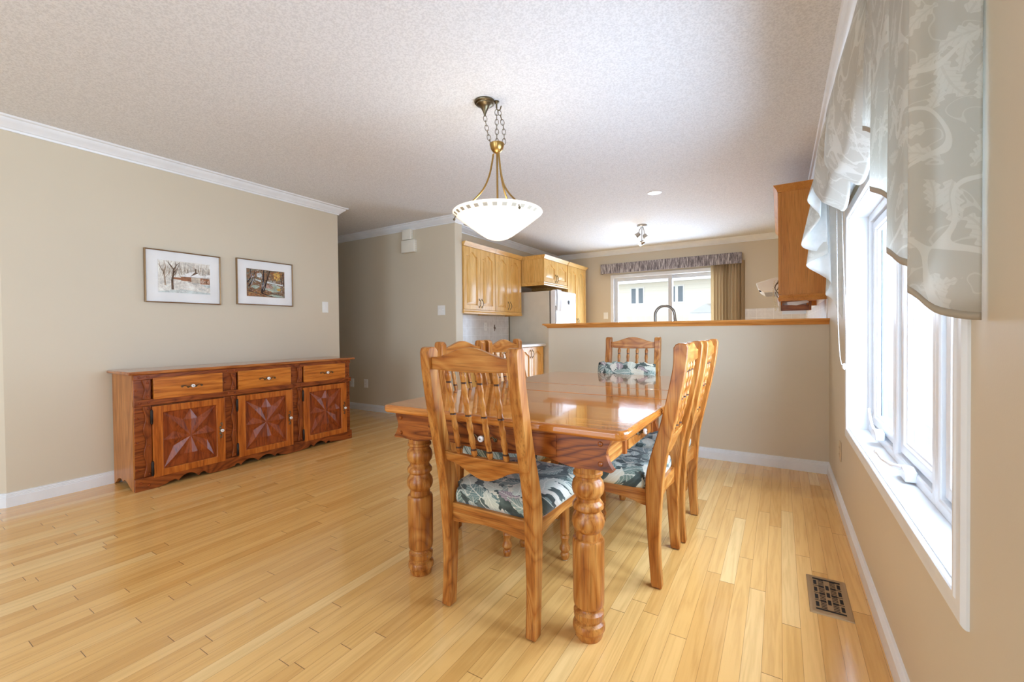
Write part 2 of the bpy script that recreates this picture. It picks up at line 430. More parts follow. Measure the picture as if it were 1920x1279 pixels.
    def build(s, name, mats, parent=None, bevel=0, seg=2, smooth=True, ang=35, loc=None, weld=False, subsurf=0):
        if weld: bmesh.ops.remove_doubles(s.bm, verts=s.bm.verts, dist=1e-5)
        bmesh.ops.recalc_face_normals(s.bm, faces=s.bm.faces)
        me = bpy.data.meshes.new(name); s.bm.to_mesh(me); s.bm.free()
        for m in (mats if isinstance(mats, (list, tuple)) else [mats]): me.materials.append(m)
        if smooth:
            for p in me.polygons: p.use_smooth = True
            me.set_sharp_from_angle(angle=math.radians(ang))
        o = bpy.data.objects.new(name, me); COL.objects.link(o)
        if parent: o.parent = parent
        if loc: o.location = loc
        if bevel:
            b = o.modifiers.new('bevel', 'BEVEL'); b.width = bevel; b.segments = seg; b.limit_method = 'ANGLE'; b.angle_limit = math.radians(40)
        if subsurf:
            b = o.modifiers.new('sub', 'SUBSURF'); b.levels = subsurf; b.render_levels = subsurf
        return o

def tag(o, label=None, cat=None, group=None, kind=None):
    if label: o['label'] = label
    if cat: o['category'] = cat
    if group: o['group'] = group
    if kind: o['kind'] = kind
    return o
def thing(name, label, cat, loc=(0, 0, 0), rz=0, group=None):
    o = bpy.data.objects.new(name, None); COL.objects.link(o); o.empty_display_size = .1
    o.location = loc; o.rotation_euler = (0, 0, rz); return tag(o, label, cat, group)
def struct(o): o['kind'] = 'structure'; return o
def copy_tree(o, parent=None):
    c = o.copy(); COL.objects.link(c)
    if parent: c.parent = parent
    for ch in list(o.children): copy_tree(ch, c)
    return c
def interp(x, xs, ys):
    if x <= xs[0]: return ys[0]
    for i in range(len(xs)-1):
        if x <= xs[i+1]:
            t = (x-xs[i])/(xs[i+1]-xs[i]); return ys[i]*(1-t)+ys[i+1]*t
    return ys[-1]
def axis_mat(c, d):
    """matrix whose z axis points along d, at c"""
    return Matrix.Translation(c) @ Vector(d).to_track_quat('Z', 'Y').to_matrix().to_4x4()

# ------------------------------------------------------------------ camera
cam = bpy.data.cameras.new('camera'); co = bpy.data.objects.new('camera', cam); COL.objects.link(co); SC.camera = co
YAW, PIT, ROL, FPX = -.552087, -.0142926, -.0100685, 815.572
fwd = Vector((math.sin(YAW), math.cos(YAW), 0)); rgt = Vector((math.cos(YAW), -math.sin(YAW), 0)); up = Vector((0, 0, 1))
fwd, up = fwd*math.cos(PIT)+up*math.sin(PIT), up*math.cos(PIT)-fwd*math.sin(PIT)
rgt, up = rgt*math.cos(ROL)+up*math.sin(ROL), up*math.cos(ROL)-rgt*math.sin(ROL)
M = Matrix((rgt, up, -fwd)).transposed().to_4x4(); M.translation = (-.30706, 0, 1.07384)
co.matrix_world = M
cam.sensor_fit = 'HORIZONTAL'; cam.sensor_width = 36; cam.lens = FPX*36/1920; cam.shift_y = -6.919/1920
cam.clip_start = .02; cam.clip_end = 200

# ------------------------------------------------------------------ room shell
H = 2.44; XL = -4.4345; YH = 3.921; YW = 4.045; YB = 7.324; XW = -3.576; XK = -3.85; YLE = 3.078; YC = .643
struct(MB().box(-7.2, .25, -3.9, 7.6, -.12, 0).build('floor', M_FLOOR, smooth=False))
struct(MB().box(-7.2, .25, -3.9, 7.6, H, H+.12).build('ceiling', M_CEIL, smooth=False))
# left wall with angled corner near the camera and return into the hall
struct(MB().prism([(XL, YC), (XL, YLE), (-7.0, YLE), (-7.0, YLE-.12), (XL-.12, YLE-.12), (XL-.12, YC+.05), (-5.17, .0), (-5.08, -.08)], 'z', 0, H).build('wall_left', M_WALL, smooth=False))
struct(MB().box(-7.12, -7.0, YLE-.12, YW+.13, 0, H).build('wall_hallway', M_WALL, smooth=False))
struct(MB().prism([(-7.0, YW), (XW, YW), (XW, YW+.135), (-7.0, YW+.135)], 'z', 0, H).build('wall_passage', M_WALL, bevel=.008, smooth=False))
struct(MB().box(XK-.12, XK, YW+.13, YB+.12, 0, H).build('wall_kitchen', M_WALL, smooth=False))
# unseen wall behind the camera: tall opening added to let light in
w = MB()
w.box(-5.2, 0, -3.72, -3.6, 0, .12); w.box(-5.2, 0, -3.72, -3.6, 2.2, H)
w.box(-5.2, -3.4, -3.72, -3.6, .12, 2.2); w.box(-1.6, 0, -3.72, -3.6, .12, 2.2)
struct(w.build('wall_rear', M_WALL, smooth=False))
w = MB(); w.box(-5.2, -5.08, -3.72, -.02, 0, H)
struct(w.build('wall_side', M_WALL, smooth=False))
# back wall with patio door opening
DX0, DX1, DZ = -2.80, -.80, 2.02
w = MB(); w.box(XK, DX0, YB, YB+.14, 0, H); w.box(DX1, .14, YB, YB+.14, 0, H); w.box(DX0, DX1, YB, YB+.14, DZ, H)
struct(w.build('wall_back', M_WALL, smooth=False))
# right wall with window opening
WY0, WY1, WZ0, WZ1 = 1.205, 2.853, .545, 1.642
w = MB(); w.box(0, .14, -3.72, -3.3, 0, H); w.box(0, .14, -.75, WY0, 0, H); w.box(0, .14, -3.3, -.75, 0, .35); w.box(0, .14, -3.3, -.75, 2.2, H); w.box(0, .14, WY1, YB, 0, H); w.box(0, .14, WY0, WY1, 0, WZ0); w.box(0, .14, WY0, WY1, WZ1, H)
struct(w.build('wall_right', M_WALL, smooth=False))
# half wall with oak cap
hw = struct(MB().box(-2.29, 0, YH, YH+.12, 0, 1.112).build('wall_half', M_WALL, smooth=False))
cp = MB()
cp.sweep([(0, 1.100), (.008, 1.100), (.014, 1.112), (.028, 1.122), (.034, 1.128), (.044, 1.128), (.048, 1.136), (.044, 1.145), (0, 1.145)],
         [(0, YH), (-2.29, YH), (-2.29, YH+.12), (0, YH+.12)])
cp.warp(lambda v: v)
cp.box(-2.30, 0, YH-.004, YH+.124, 1.1125, 1.1445)
capo = struct(cp.build('trim_1', wood('oak_cap', (170, 100, 40), (212, 142, 70), (228, 164, 92), 'x')))

# crown mouldings
CD, CW = .066, .086
CP = [(0, H-CD-.012), (.010, H-CD-.012), (.014, H-CD), (.022, H-CD+.004), (.030, H-CD+.016), (.048, H-.036), (.062, H-.022), (.066, H-.014), (.080, H-.010), (CW, H), (0, H)]
def crown(name, path): return struct(MB().sweep(CP, path).build(name, M_TRIM, ang=25))
crown('trim_2', [(-6.9, YLE), (XL, YLE), (XL, YC), (-5.08, -.08)])
crown('trim_3', [(XK, YB), (XK, YW+.135), (XW, YW+.135), (XW, YW), (-6.95, YW)])
crown('trim_4', [(0, YB), (XK, YB)])
crown('trim_5', [(0, -3.5), (0, YB)])
BP = [(0, 0), (.014, 0), (.014, .062), (.011, .066), (.012, .070), (.009, .075), (.010, .079), (.006, .084), (.007, .088), (0, .0895)]
def base(name, path): return struct(MB().sweep(BP, path).build(name, M_TRIM, ang=25))
base('baseboard_left', [(-6.9, YLE), (XL, YLE), (XL, YC), (-5.08, -.08)])
base('baseboard_hall', [(XW, YW), (-6.95, YW)])
base('baseboard_half', [(0, YH), (-2.29, YH), (-2.29, YH+.06)])
base('baseboard_right', [(0, -3.5), (0, YH)])

# ------------------------------------------------------------------ right window
wn = struct(bpy.data.objects.new('window_1', None)); COL.objects.link(wn)
c = MB()
KP = [(0, .002), (0, -.010), (.003, -.013), (.010, -.013), (.014, -.010), (.028, -.009), (.038, -.012), (.046, -.012), (.050, -.009), (.053, -.005), (.053, .0)]
def ring(off): return [(WY0-off, WZ0-off), (WY1+off, WZ0-off), (WY1+off, WZ1+off), (WY0-off, WZ1+off)]
c.loops([[(x, y, z) for y, z in ring(o)] for o, x in KP], cap_last=False)
struct(c.build('window_casing', M_TRIM, wn, ang=25))
FX = .078
c = MB(); t_ = .004
c.box(0, .138, WY0, WY1, WZ0, WZ0+t_); c.box(0, .138, WY0, WY1, WZ1-t_, WZ1)
c.box(0, .138, WY0, WY0+t_, WZ0+t_, WZ1-t_); c.box(0, .138, WY1-t_, WY1, WZ0+t_, WZ1-t_)
struct(c.build('window_sill', M_TRIM, wn, smooth=False))
# three casement units
edges = [WY0+t_, 1.72, 2.25, WY1-t_]
for i in range(3):
    a, b = edges[i], edges[i+1]; z0, z1 = WZ0+t_, WZ1-t_
    f = MB(); fw = .034
    def rect(m, x): return [(x, a+m, z0+m), (x, b-m, z0+m), (x, b-m, z1-m), (x, a+m, z1-m)]
    f.loops([rect(0, FX+.06), rect(0, FX), rect(fw-.006, FX), rect(fw, FX+.004), rect(fw, FX+.028), rect(fw+.008, FX+.028), rect(fw+.010, FX+.012), rect(fw+.044, FX+.012), rect(fw+.050, FX+.020), rect(fw+.056, FX+.022), rect(fw+.058, FX+.036)], cap_last=False)
    fo = f.build('window_frame', M_PVC, wn, bevel=.002, ang=25)
    g = MB(); gm = fw+.054
    g.box(FX+.038, FX+.042, a+gm, b-gm, z0+gm, z1-gm); g.build('pane', M_GLASS, wn, smooth=False)
    if i > 0: pass
# crank handles on the sill side of the frames
for (yy, zz, L) in ((1.97, .578, .15), (2.50, .60, .10)):
    h = MB()
    h.prism([(yy-.055, zz-.022), (yy+.055, zz-.022), (yy+.045, zz+.012), (yy, zz+.02), (yy-.045, zz+.012)], 'x', FX-.03, FX+.004)
    if L > .12:
        h.tube([(FX-.02, yy, zz+.012), (FX-.045, yy+.04, zz+.006), (FX-.06, yy+.12, zz+.005), (FX-.064, yy+.20, zz+.012)], .0075, 10, taper=[1.3, 1, .9, .9])
        h.ball((FX-.064, yy+.205, zz+.014), .011)
    else:
        h.tube([(FX-.02, yy, zz+.0), (FX-.03, yy+.03, zz+.03), (FX-.035, yy+.06, zz+.075), (FX-.035, yy+.075, zz+.10)], .0055, 10)
    h.build('crank_handle', M_PVC, wn, bevel=.004)

# ------------------------------------------------------------------ patio door
dr = struct(bpy.data.objects.new('door_1', None)); COL.objects.link(dr)
def frame_rect(mb, x0, x1, z0, z1, w, y0, y1):
    mb.box(x0, x0+w, y0, y1, z0, z1); mb.box(x1-w, x1, y0, y1, z0, z1)
    mb.box(x0+w, x1-w, y0, y1, z0, z0+w); mb.box(x0+w, x1-w, y0, y1, z1-w, z1)
m = MB(); frame_rect(m, DX0, DX1, 0, DZ, .055, YB-.012, YB+.13); struct(m.build('door_frame', M_TRIM, dr, bevel=.004))
xm = -1.82
for (x0, x1, y) in ((DX0+.055, xm+.03, YB+.03), (xm-.03, DX1-.055, YB+.075)):
    m = MB(); frame_rect(m, x0, x1, .055, DZ-.055, .062, y, y+.035); m.build('door_sash', plain('grey_white_vinyl', (206, 207, 208), .35), dr, bevel=.003)
    m = MB(); m.box(x0+.06, x1-.06, y+.015, y+.019, .115, DZ-.115); m.build('pane', M_GLASS, dr, smooth=False)
m = MB(); m.box(-2.735, -2.715, YB+.008, YB+.03, .98, 1.22); m.build('door_handle', M_PVC, dr, bevel=.005)

va = thing('door_valance', 'grey streaked fabric valance over the patio door', 'valance', (-1.87, YB, 2.04))
m = MB(); m.prism([(-1.08, -.10), (1.09, -.10), (1.09, -.002), (1.07, -.002), (1.07, -.085), (-1.06, -.085), (-1.06, -.002), (-1.08, -.002)], 'z', 0, .165)
m.build('fabric_cover', m_streak(), va, bevel=.006)
m = MB(); m.box(-1.05, 1.06, -.08, -.03, .12, .15); m.build('headrail', M_PVC, va)
vb = thing('vertical_blind', 'tan vertical blind vanes stacked at the right of the patio door', 'blind', (-1.0, YB-.05, .03))
for k in range(11):
    m = MB(); x = -.18+k*.041
    a = math.radians(58)
    pts = []
    for j in range(5):
        u = (j-2)/2*.042; bow = .006*(1-(j-2)**2/4)
        pts.append((x+u*math.cos(a)+bow*math.sin(a), -.0+u*math.sin(a)-bow*math.cos(a)))
    back = [(p[0]+.0012, p[1]) for p in pts[::-1]]
    m.prism(pts+back, 'z', 0, 2.06); m.build('vane', M_BLIND, vb)
tag(vb, None)

# ------------------------------------------------------------------ dining chair
ZS = [0, .10, .20, .30, .40, .47, .55, .65, .75, .85, .93, 1.0]
YBK = [0, .007, .009, .005, -.002, -.008, -.022, -.044, -.066, -.086, -.099, -.106]
YFR = [.043, .050, .057, .063, .065, .062, .043, .013, -.012, -.034, -.048, -.050]
def yc(z): return (interp(z, ZS, YBK)+interp(z, ZS, YFR))/2
def smooth_curve(pts, n=6):
    out = []
    for i in range(len(pts)-1):
        p0 = Vector(pts[max(i-1, 0)]); p1 = Vector(pts[i]); p2 = Vector(pts[i+1]); p3 = Vector(pts[min(i+2, len(pts)-1)])
        for k in range(n):
            t = k/n
            out.append(tuple(.5*((2*p1)+(-p0+p2)*t+(2*p0-5*p1+4*p2-p3)*t*t+(-p0+3*p1-3*p2+p3)*t**3)))
    out.append(tuple(pts[-1])); return out
def make_chair():
    r = thing('dining_chair', 'x', 'chair')
    bk = smooth_curve(list(zip(YBK, ZS)), 4); fr = smooth_curve(list(zip(YFR, ZS)), 4)
    bk[0] = (bk[0][0], .004); fr[0] = (fr[0][0], .004)
    top = [(-.052, 1.003), (-.058, 1.013), (-.068, 1.018), (-.085, 1.019), (-.100, 1.016)]
    prof = fr + top + bk[::-1]
    for sx in (-1, 1):
        m = MB(); m.prism(prof, 'x', sx*.168, sx*.209); m.build('rear_leg', OAK('z'), r, bevel=.004)
        m = MB(); m.lathe([(.0, 0), (.013, 0), (.013, .004), (0, .004)], Matrix.Translation((sx*.188, .022, 0)), 14); m.build('glide', M_STEEL, r)
        lp = [(.015, .004), (.019, .012), (.0215, .022), (.0205, .03), (.0165, .036), (.018, .040), (.0255, .050), (.0255, .060), (.019, .072), (.0165, .084), (.019, .098), (.0225, .108), (.0185, .117), (.0185, .120), (.0235, .126), (.0235, .132), (.0215, .140), (.0225, .22), (.0235, .32)]
        m = MB(); m.lathe(lp, Matrix.Translation((sx*.185, .445, 0)), 20); m.box(sx*.185-.022, sx*.185+.022, .423, .467, .318, .402)
        m.build('front_leg', OAK('z'), r)
        m = MB(); m.lathe([(0, 0), (.012, 0), (.012, .004), (0, .004)], Matrix.Translation((sx*.185, .445, 0)), 14); m.build('glide', M_STEEL, r)
    # seat frame rails with scalloped lower edges
    def wavy(x0, x1, zt, zb, dip):
        pts = [(x0, zt)]; n = 24
        for k in range(n+1):
            u = k/n; x = x0+(x1-x0)*u
            s = abs(2*u-1)
            z = zb + dip*(0.5-.5*math.cos(PI*min(1, max(0, (1-s)/.55)))) - .004*math.sin(3*PI*u)
            pts.append((x, z))
        pts.append((x1, zt)); return pts
    m = MB(); m.prism(wavy(-.168, .168, .406, .335, .010), 'y', .022, .044); m.build('back_rail', OAK('x'), r, bevel=.003)
    m = MB(); m.prism(wavy(-.185, .185, .406, .340, .022), 'y', .436, .458); m.build('front_rail', OAK('x'), r, bevel=.003)
    for sx in (-1, 1): m = MB(); m.prism(wavy(.045, .435, .406, .335, .022), 'x', sx*.176, sx*.199); m.build('side_rail', OAK('y'), r, bevel=.003)
    # upholstered seat: rounded pad
    out = [(-.160, .035), (.160, .035), (.163, .068), (.198, .078), (.205, .12), (.211, .30), (.213, .44), (.20, .472), (.17, .482), (0, .488), (-.17, .482), (-.20, .472), (-.213, .44), (-.211, .30), (-.205, .12), (-.198, .078), (-.163, .068)]
    cx, cy = 0, .26; m = MB()
    def lp(k, z): return [(cx+(x-cx)*k, cy+(y-cy)*k, z) for x, y in out]
    m.loops([lp(.9, .400), lp(.985, .406), lp(1.0, .420), lp(1.0, .440), lp(.975, .461), lp(.92, .474), lp(.75, .482), lp(.4, .487), lp(.1, .488)])
    m.build('seat_cushion', M_TAP, r, ang=80)
    # back
    def bend(v): return (v.x, v.y+yc(v.z), v.z)
    n = 28; tp = []; bt = []
    for k in range(n+1):
        u = -1+2*k/n; x = u*.169
        tp.append((x, .981+.037*(.5+.5*math.cos(PI*min(1, abs(u)*1.02)))+.004*math.sin(PI*abs(u))*0))
        bt.append((x, .931+.006*abs(u)**2))
    m = MB(); m.prism(tp+bt[::-1], 'y', -.012, .012); m.warp(bend); m.build('crest_rail', OAK('x'), r, bevel=.004)
    tp = []; bt = []
    for k in range(n+1):
        u = -1+2*k/n; x = u*.169
        tp.append((x, .612+.006*u*u)); a = abs(u)
        bt.append((x, .524+.056*(.5-.5*math.cos(PI*min(1, a*1.05)))))
    m = MB(); m.prism(tp+bt[::-1], 'y', -.012, .012); m.warp(bend); m.build('lower_rail', OAK('x'), r, bevel=.003)
    for x in (-.105, -.035, .035, .105):
        m = MB(); z0, z1 = .606, .936; N = 96
        pr = []; burnt = (.105, .5, .865)
        for k in range(N+1):
            u = k/N; z = z0+(z1-z0)*u
            rr = .0107+.0013*math.cos(2*PI*(u-.5)*7)
            if u < .04 or u > .96: rr = .0085
            for b in burnt:
                if abs(u-b) < .008: rr = min(rr, .0106)
            pr.append((rr, z))
        m.lathe(pr, Matrix.Translation((x, 0, 0)), 14)
        m.bm.faces.ensure_lookup_table()
        for f in m.bm.faces:
            zc = (f.calc_center_median().z-z0)/(z1-z0)
            if any(abs(zc-b) < .008 for b in burnt): f.material_index = 1
        m.warp(bend); m.build('spindle', [OAK('z'), M_BURN], r)
    return r

CH = make_chair()
CHAIRS = [
    ((-1.231, 1.293), 0, 'oak dining chair with its back to us, tucked under the near table end'),
    ((-.722, 2.035), PI/2, 'oak dining chair on the window side of the table, nearer of the two'),
    ((-.708, 2.498), PI/2, 'oak dining chair on the window side of the table, farther of the two'),
    ((-1.275, 3.275), PI, 'oak dining chair at the far table end with a leaf patterned pillow'),
    ((-1.838, 2.04), -PI/2, 'oak dining chair on the sideboard side of the table, nearer of the two'),
    ((-1.838, 2.495), -PI/2, 'oak dining chair on the sideboard side of the table, farther of the two'),
]
for i, ((x, y), rz, lab) in enumerate(CHAIRS):
    o = CH if i == 0 else copy_tree(CH)
    o.location = (x, y, 0); o.rotation_euler = (0, 0, rz); o['label'] = lab; o['group'] = 'six matching dining chairs around the table'

# pillow on far chair
pl = MB(); nx, nz = 22, 10; W2, H2 = .222, .175
grid = [[None]*(nz+1) for _ in range(nx+1)]
def pillow_pt(u, v, s):
    e = (1-abs(u)**4)*(1-abs(v)**3); th = .036*max(0, e)**.45
    return (u*W2*(1-.03*v*v), s*th*(1+.12*math.sin(9*u+3*v)), v*H2*(1-.04*u*u)+(.006*math.sin(13*u)+.004*math.sin(29*u+1))*max(0, v))
for s in (-1, 1):
    V = [[pl.bm.verts.new(pillow_pt(-1+2*i/nx, -1+2*j/nz, s)) for j in range(nz+1)] for i in range(nx+1)]
    for i in range(nx):
        for j in range(nz): pl.bm.faces.new((V[i][j], V[i+1][j], V[i+1][j+1], V[i][j+1]))
po = pl.build('throw_pillow', M_TAP, ang=80, weld=True)
po.location = (-1.292, 3.205, .487+.172); po.rotation_euler = (math.radians(-9), 0, 0)
tag(po, 'leaf patterned pillow standing on the far chair behind the table edge', 'pillow')

# ------------------------------------------------------------------ drawer pulls with porcelain knobs
def pull(part, c, n, vertical=False, L=.062, sink=0):
    """scroll back plate + porcelain knob; n is the outward normal (unit x or y)"""
    n = Vector(n); side = Vector((0, 0, 1)) if vertical else Vector((n.y, -n.x, 0)).normalized()
    upv = n.cross(side)
    c = Vector(c)
    P = lambda a, b, d: c+side*a+upv*b+n*d
    m = MB()
    for s in (-1, 1):
        pts = []
        for k in range(15):
            u = k/14
            pts.append(P(s*(.010+u*(L-.016)), .0075*math.sin(u*2*PI*1.1), .003))
        m.tube(pts, .0024, 6)
        cpt = P(s*(L-.007), -.002*s, .003)
        cir = [cpt+side*.0065*math.cos(2*PI*k/10)+upv*.0065*math.sin(2*PI*k/10) for k in range(10)]
        m.tube(cir, .0020, 6, closed=True)
        cpt = P(s*.024, .006, .003)
        cir = [cpt+side*.007*math.cos(2*PI*k/10)+upv*.006*math.sin(2*PI*k/10) for k in range(10)]
        m.tube(cir, .0018, 6, closed=True)
    m.lathe([(.011, 0), (.011, .003), (.006, .006), (.005, .014), (0, .014)], axis_mat(c, n), 14)
    m.build('handle', M_DBRASS, part)
    m = MB(); m.lathe([(0, .012), (.006, .012), (.0115, .015), (.013, .020), (.0115, .025), (.006, .027), (.0035, .0262), (0, .0262)], axis_mat(c, n), 16)
    m.build('knob', M_PORC, part)
    m = MB(); m.lathe([(0, .0260), (.003, .0262), (.0028, .0282), (0, .0286)], axis_mat(c, n), 10); m.build('knob_screw', M_DBRASS, part)

def peg(mb, c, n, r=.0085):
    mb.lathe([(r*1.05, -.001), (r, .003), (r*.75, .0065), (0, .008)], axis_mat(c, n), 12)

# ------------------------------------------------------------------ dining table
TX, TY0, TY1, TZ = -1.278, 1.352, 3.14, .75
tb = thing('dining_table', 'long honey oak dining table with thick turned legs and scalloped end aprons', 'table', (TX, 0, 0))
def top_poly(y0, y1, rnd0, rnd1):
    hw, R = .556, .035; p = []
    def corner(cx, cy, a0):
        return [(cx+R*math.cos(a0+PI/2*k/6), cy+R*math.sin(a0+PI/2*k/6)) for k in range(7)]
    p += corner(-hw+R, y0+R, PI) if rnd0 else [(-hw, y0)]
    p += corner(hw-R, y0+R, 1.5*PI) if rnd0 else [(hw, y0)]
    p += corner(hw-R, y1-R, 0) if rnd1 else [(hw, y1)]
    p += corner(-hw+R, y1-R, PI/2) if rnd1 else [(-hw, y1)]
    return p
M_TOP = wood('oak_tabletop', (146, 78, 24), (188, 114, 46), (210, 140, 66), 'x', rough=.09, coat=.7, ring=5, crough=.04)
M_TOPY = wood('oak_tabletop', (146, 78, 24), (188, 114, 46), (210, 140, 66), 'y', rough=.09, coat=.7, ring=5, crough=.04)
S1, S2 = 2.083, 2.395
for (nm, y0, y1, r0, r1) in (('tabletop', TY0, S1-.002, 1, 0), ('table_leaf', S1+.002, S2-.002, 0, 0), ('tabletop', S2+.002, TY1, 0, 1)):
    m = MB(); m.prism(top_poly(y0, y1, r0, r1), 'z', TZ-.034, TZ); o = m.build(nm, [M_TOP, M_TOPY], tb, bevel=.011 if nm == 'tabletop' else .0012, seg=4)
    for p in o.data.polygons: p.material_index = 1 if abs(p.normal.x) > .5 else 0
LEGP = [(.044, 0), (.048, .006), (.051, .02), (.052, .026), (.058, .034), (.0585, .045), (.055, .055), (.0495, .062), (.0495, .068), (.0525, .073), (.0545, .083), (.0545, .094), (.050, .102), (.0475, .106), (.0475, .110), (.0535, .118), (.0555, .128), (.0560, .15), (.0575, .33), (.0570, .343), (.0540, .350), (.049, .353), (.049, .366), (.0475, .374), (.052, .384), (.0578, .398), (.0588, .410), (.0560, .425), (.0500, .442), (.0490, .447), (.0555, .457), (.0560, .468), (.0515, .476), (.0480, .484), (.0475, .494), (.0540, .508), (.0580, .522), (.0580, .534), (.0540, .550), (.0495, .561), (.0490, .568), (.0530, .573), (.0530, .582), (.0490, .586), (.0490, .604)]
LEGP = [(r*.97-(.004 if r < .0505 and .05 < z < .58 else 0), z) for r, z in LEGP]
for sx in (-1, 1):
    for y in (TY0+.075, TY1-.075):
        m = MB(); m.lathe(LEGP, Matrix.Translation((sx*.398, y, 0)), 32); m.box(sx*.398-.046, sx*.398+.046, y-.040, y+.044, .602, TZ-.034)
        m.build('leg', OAK('z'), tb, ang=32)
def apron_poly(hw, zt, zb):
    right = smooth_curve([(hw-.004, zt), (hw-.012, zt-.022), (hw-.022, zt-.05), (hw-.014, zt-.08), (hw-.001, zt-.100), (hw+.004, zb+.006), (hw-.006, zb-.002)], 4)
    btm = smooth_curve([(hw-.006, zb-.002), (hw-.06, zb+.002), (hw-.12, zb-.004), (hw-.18, zb+.004), (hw-.26, zb+.020), (hw-.38, zb+.012), (0, zb+.004)], 4)
    half = right+btm[1:]
    return half+[(-x, z) for x, z in half[::-1]]
for (y0, y1, n) in ((TY0+.028, TY0+.052, -1), (TY1-.052, TY1-.028, 1)):
    m = MB(); m.prism(apron_poly(.503, TZ-.0345, .604), 'y', y0, y1)
    a = m.build('end_apron', wood('oak_figured', (64, 26, 8), (122, 60, 20), (162, 92, 38), 'x', ring=11, figure=.55), tb, bevel=.003)
    yy = y0 if n < 0 else y1
    for sx in (-1, 1):
        for z in (.695, .628): m = MB(); peg(m, (sx*.462, yy, z), (0, n, 0), .0085); m.build('peg', OAKD('x'), a)
    m = MB(); m.prism([(-.30, .630), (.30, .630), (.30, .706), (-.30, .706)], 'y', yy+n*.0035, yy+n*.0005)
    d = m.build('drawer', wood('oak_figured', (64, 26, 8), (122, 60, 20), (162, 92, 38), 'x', ring=11, figure=.55), tb, bevel=.002)
    pull(d, (-.010, yy+n*.0040, .660), (0, n, 0))
for sx in (-1, 1):
    for (y0, y1) in ((TY0+.052, S1-.002), (S2+.002, TY1-.052)):
        m = MB(); m.box(sx*.440, sx*.462, y0, y1, .605, TZ-.0345); a = m.build('side_apron', OAK('y'), tb, bevel=.002)
        yd0, yd1 = (1.66, 2.0) if y0 < 2 else (2.49, 2.83)
        m = MB(); m.box(sx*.4625, sx*.474, yd0, yd1, .612, .690); d = m.build('drawer', OAK('y'), tb, bevel=.003)
        pull(d, (sx*.4745, (yd0+yd1)/2-.01, .652), (sx, 0, 0))
        for yy in (yd0-.045, yd1+.012):
            m = MB(); m.prism([(sx*.4625, yy), (sx*.4625, yy+.03), (sx*.472, yy+.026), (sx*.476, yy+.015), (sx*.472, yy+.004)], 'z', .604, TZ-.035); m.build('moulding', OAKD('z'), a)
        yb = S1-.05 if y0 < 2 else S2+.02
        m = MB(); pr = [(sx*.4625, .60), (sx*.476, .604), (sx*.498, .612), (sx*.486, .65), (sx*.490, .68), (sx*.508, TZ-.036), (sx*.4625, TZ-.036)]
        m.prism(pr, 'y', yb, yb+.022); m.build('bracket', OAKD('z'), tb, bevel=.002)

# ------------------------------------------------------------------ sideboard (local: y along wall, front faces +x)
sb = thing('sideboard', 'long carved oak sideboard with three star panel doors against the left wall', 'sideboard', (-4.055, 1.155, 0))
SD = -.362; SL = 1.755
SBM = lambda a: wood('sideboard_oak', (114, 52, 14), (176, 92, 30), (204, 120, 48), a, rough=.3)
SBD = lambda a: wood('sideboard_oak_dark', (76, 32, 10), (126, 60, 22), (156, 82, 34), a, figure=.4, rough=.32)
m = MB(); m.box(SD-.01, .032, -.028, SL+.045, .800, .822); m.build('top', wood('sideboard_top', (120, 62, 24), (166, 96, 44), (190, 122, 64), 'y', rough=.14, coat=.5), sb, bevel=.008, seg=3)
def side_poly():
    p = [(SD, .80), (-.004, .80), (-.004, 0), (-.03, 0)]
    p += smooth_curve([(-.03, 0), (-.07, .018), (-.12, .045), (-.17, .055), (-.20, .040), (-.24, .055), (-.29, .045), (-.33, .012)], 3)[1:]
    p += [(SD+.005, 0), (SD, 0)]
    return p
for y0 in (0, SL-.022):
    m = MB(); m.prism(side_poly(), 'y', y0, y0+.022); m.build('side_panel', wood('sideboard_side', (130, 76, 30), (176, 112, 54), (198, 136, 76), 'z'), sb, bevel=.002)
m = MB(); m.box(SD, -.02, .022, SL-.022, .075, .09); m.box(SD, SD+.008, .022, SL-.022, .09, .80); m.box(-.024, -.016, .022, SL-.022, .08, .80)
m.build('carcass', SBD('y'), sb)
# face frame: posts with pegs and wavy strips
def wavy_strip(y0, y1, z0, z1, n, amp):
    pts = []
    K = n*10
    for k in range(K+1):
        u = k/K; pts.append((y0+amp*.5-amp*.5*math.cos(2*PI*n*u+PI*(n % 2 == 0)*0), z0+(z1-z0)*u))
    return pts+[(y1, z1), (y1, z0)]
bays = (.103, .663, 1.232)
DW = .465
fr = MB(); strips = []; pegs = []
posts = [(.008, .103), (.568, .663), (1.128, 1.232), (1.700, SL-.002)]
for i, (a, b) in enumerate(posts):
    fr.box(-.016, 0, a, b, .05, .80)
for i in range(3):
    a, b = posts[i]
    y0 = a+.045 if i == 0 else a+.050
    strips += [wavy_strip(y0, b-.004, .09, .578, 3, .014), wavy_strip(y0, b-.004, .627, .762, 1, .014)]
    for z in (.11, .30, .56, .645, .74): pegs.append(((.016, b-.022, z), .007))
    for z in (.14, .33, .50, .69): pegs.append(((.0005, a+.014, z), .007))
a, b = posts[3]
for z in (.12, .28, .44, .54, .65, .735): pegs.append(((.0005, a+.03, z), .007))
fr.box(.0005, .014, .006, SL-.002, .762, .7995)
fr.box(.0005, .020, .003, SL+.002, .582, .625)
for (a, b) in posts:
    for z in (.781, .603):
        for f in (.28, .8): pegs.append(((.014 if z > .7 else .020, a+(b-a)*f, z), .0075))
fo = fr.build('face_frame', SBD('y'), sb, bevel=.003)
for q in strips: m = MB(); m.prism(q, 'x', .0005, .016); m.build('wavy_strip', SBD('z'), sb, bevel=.002)
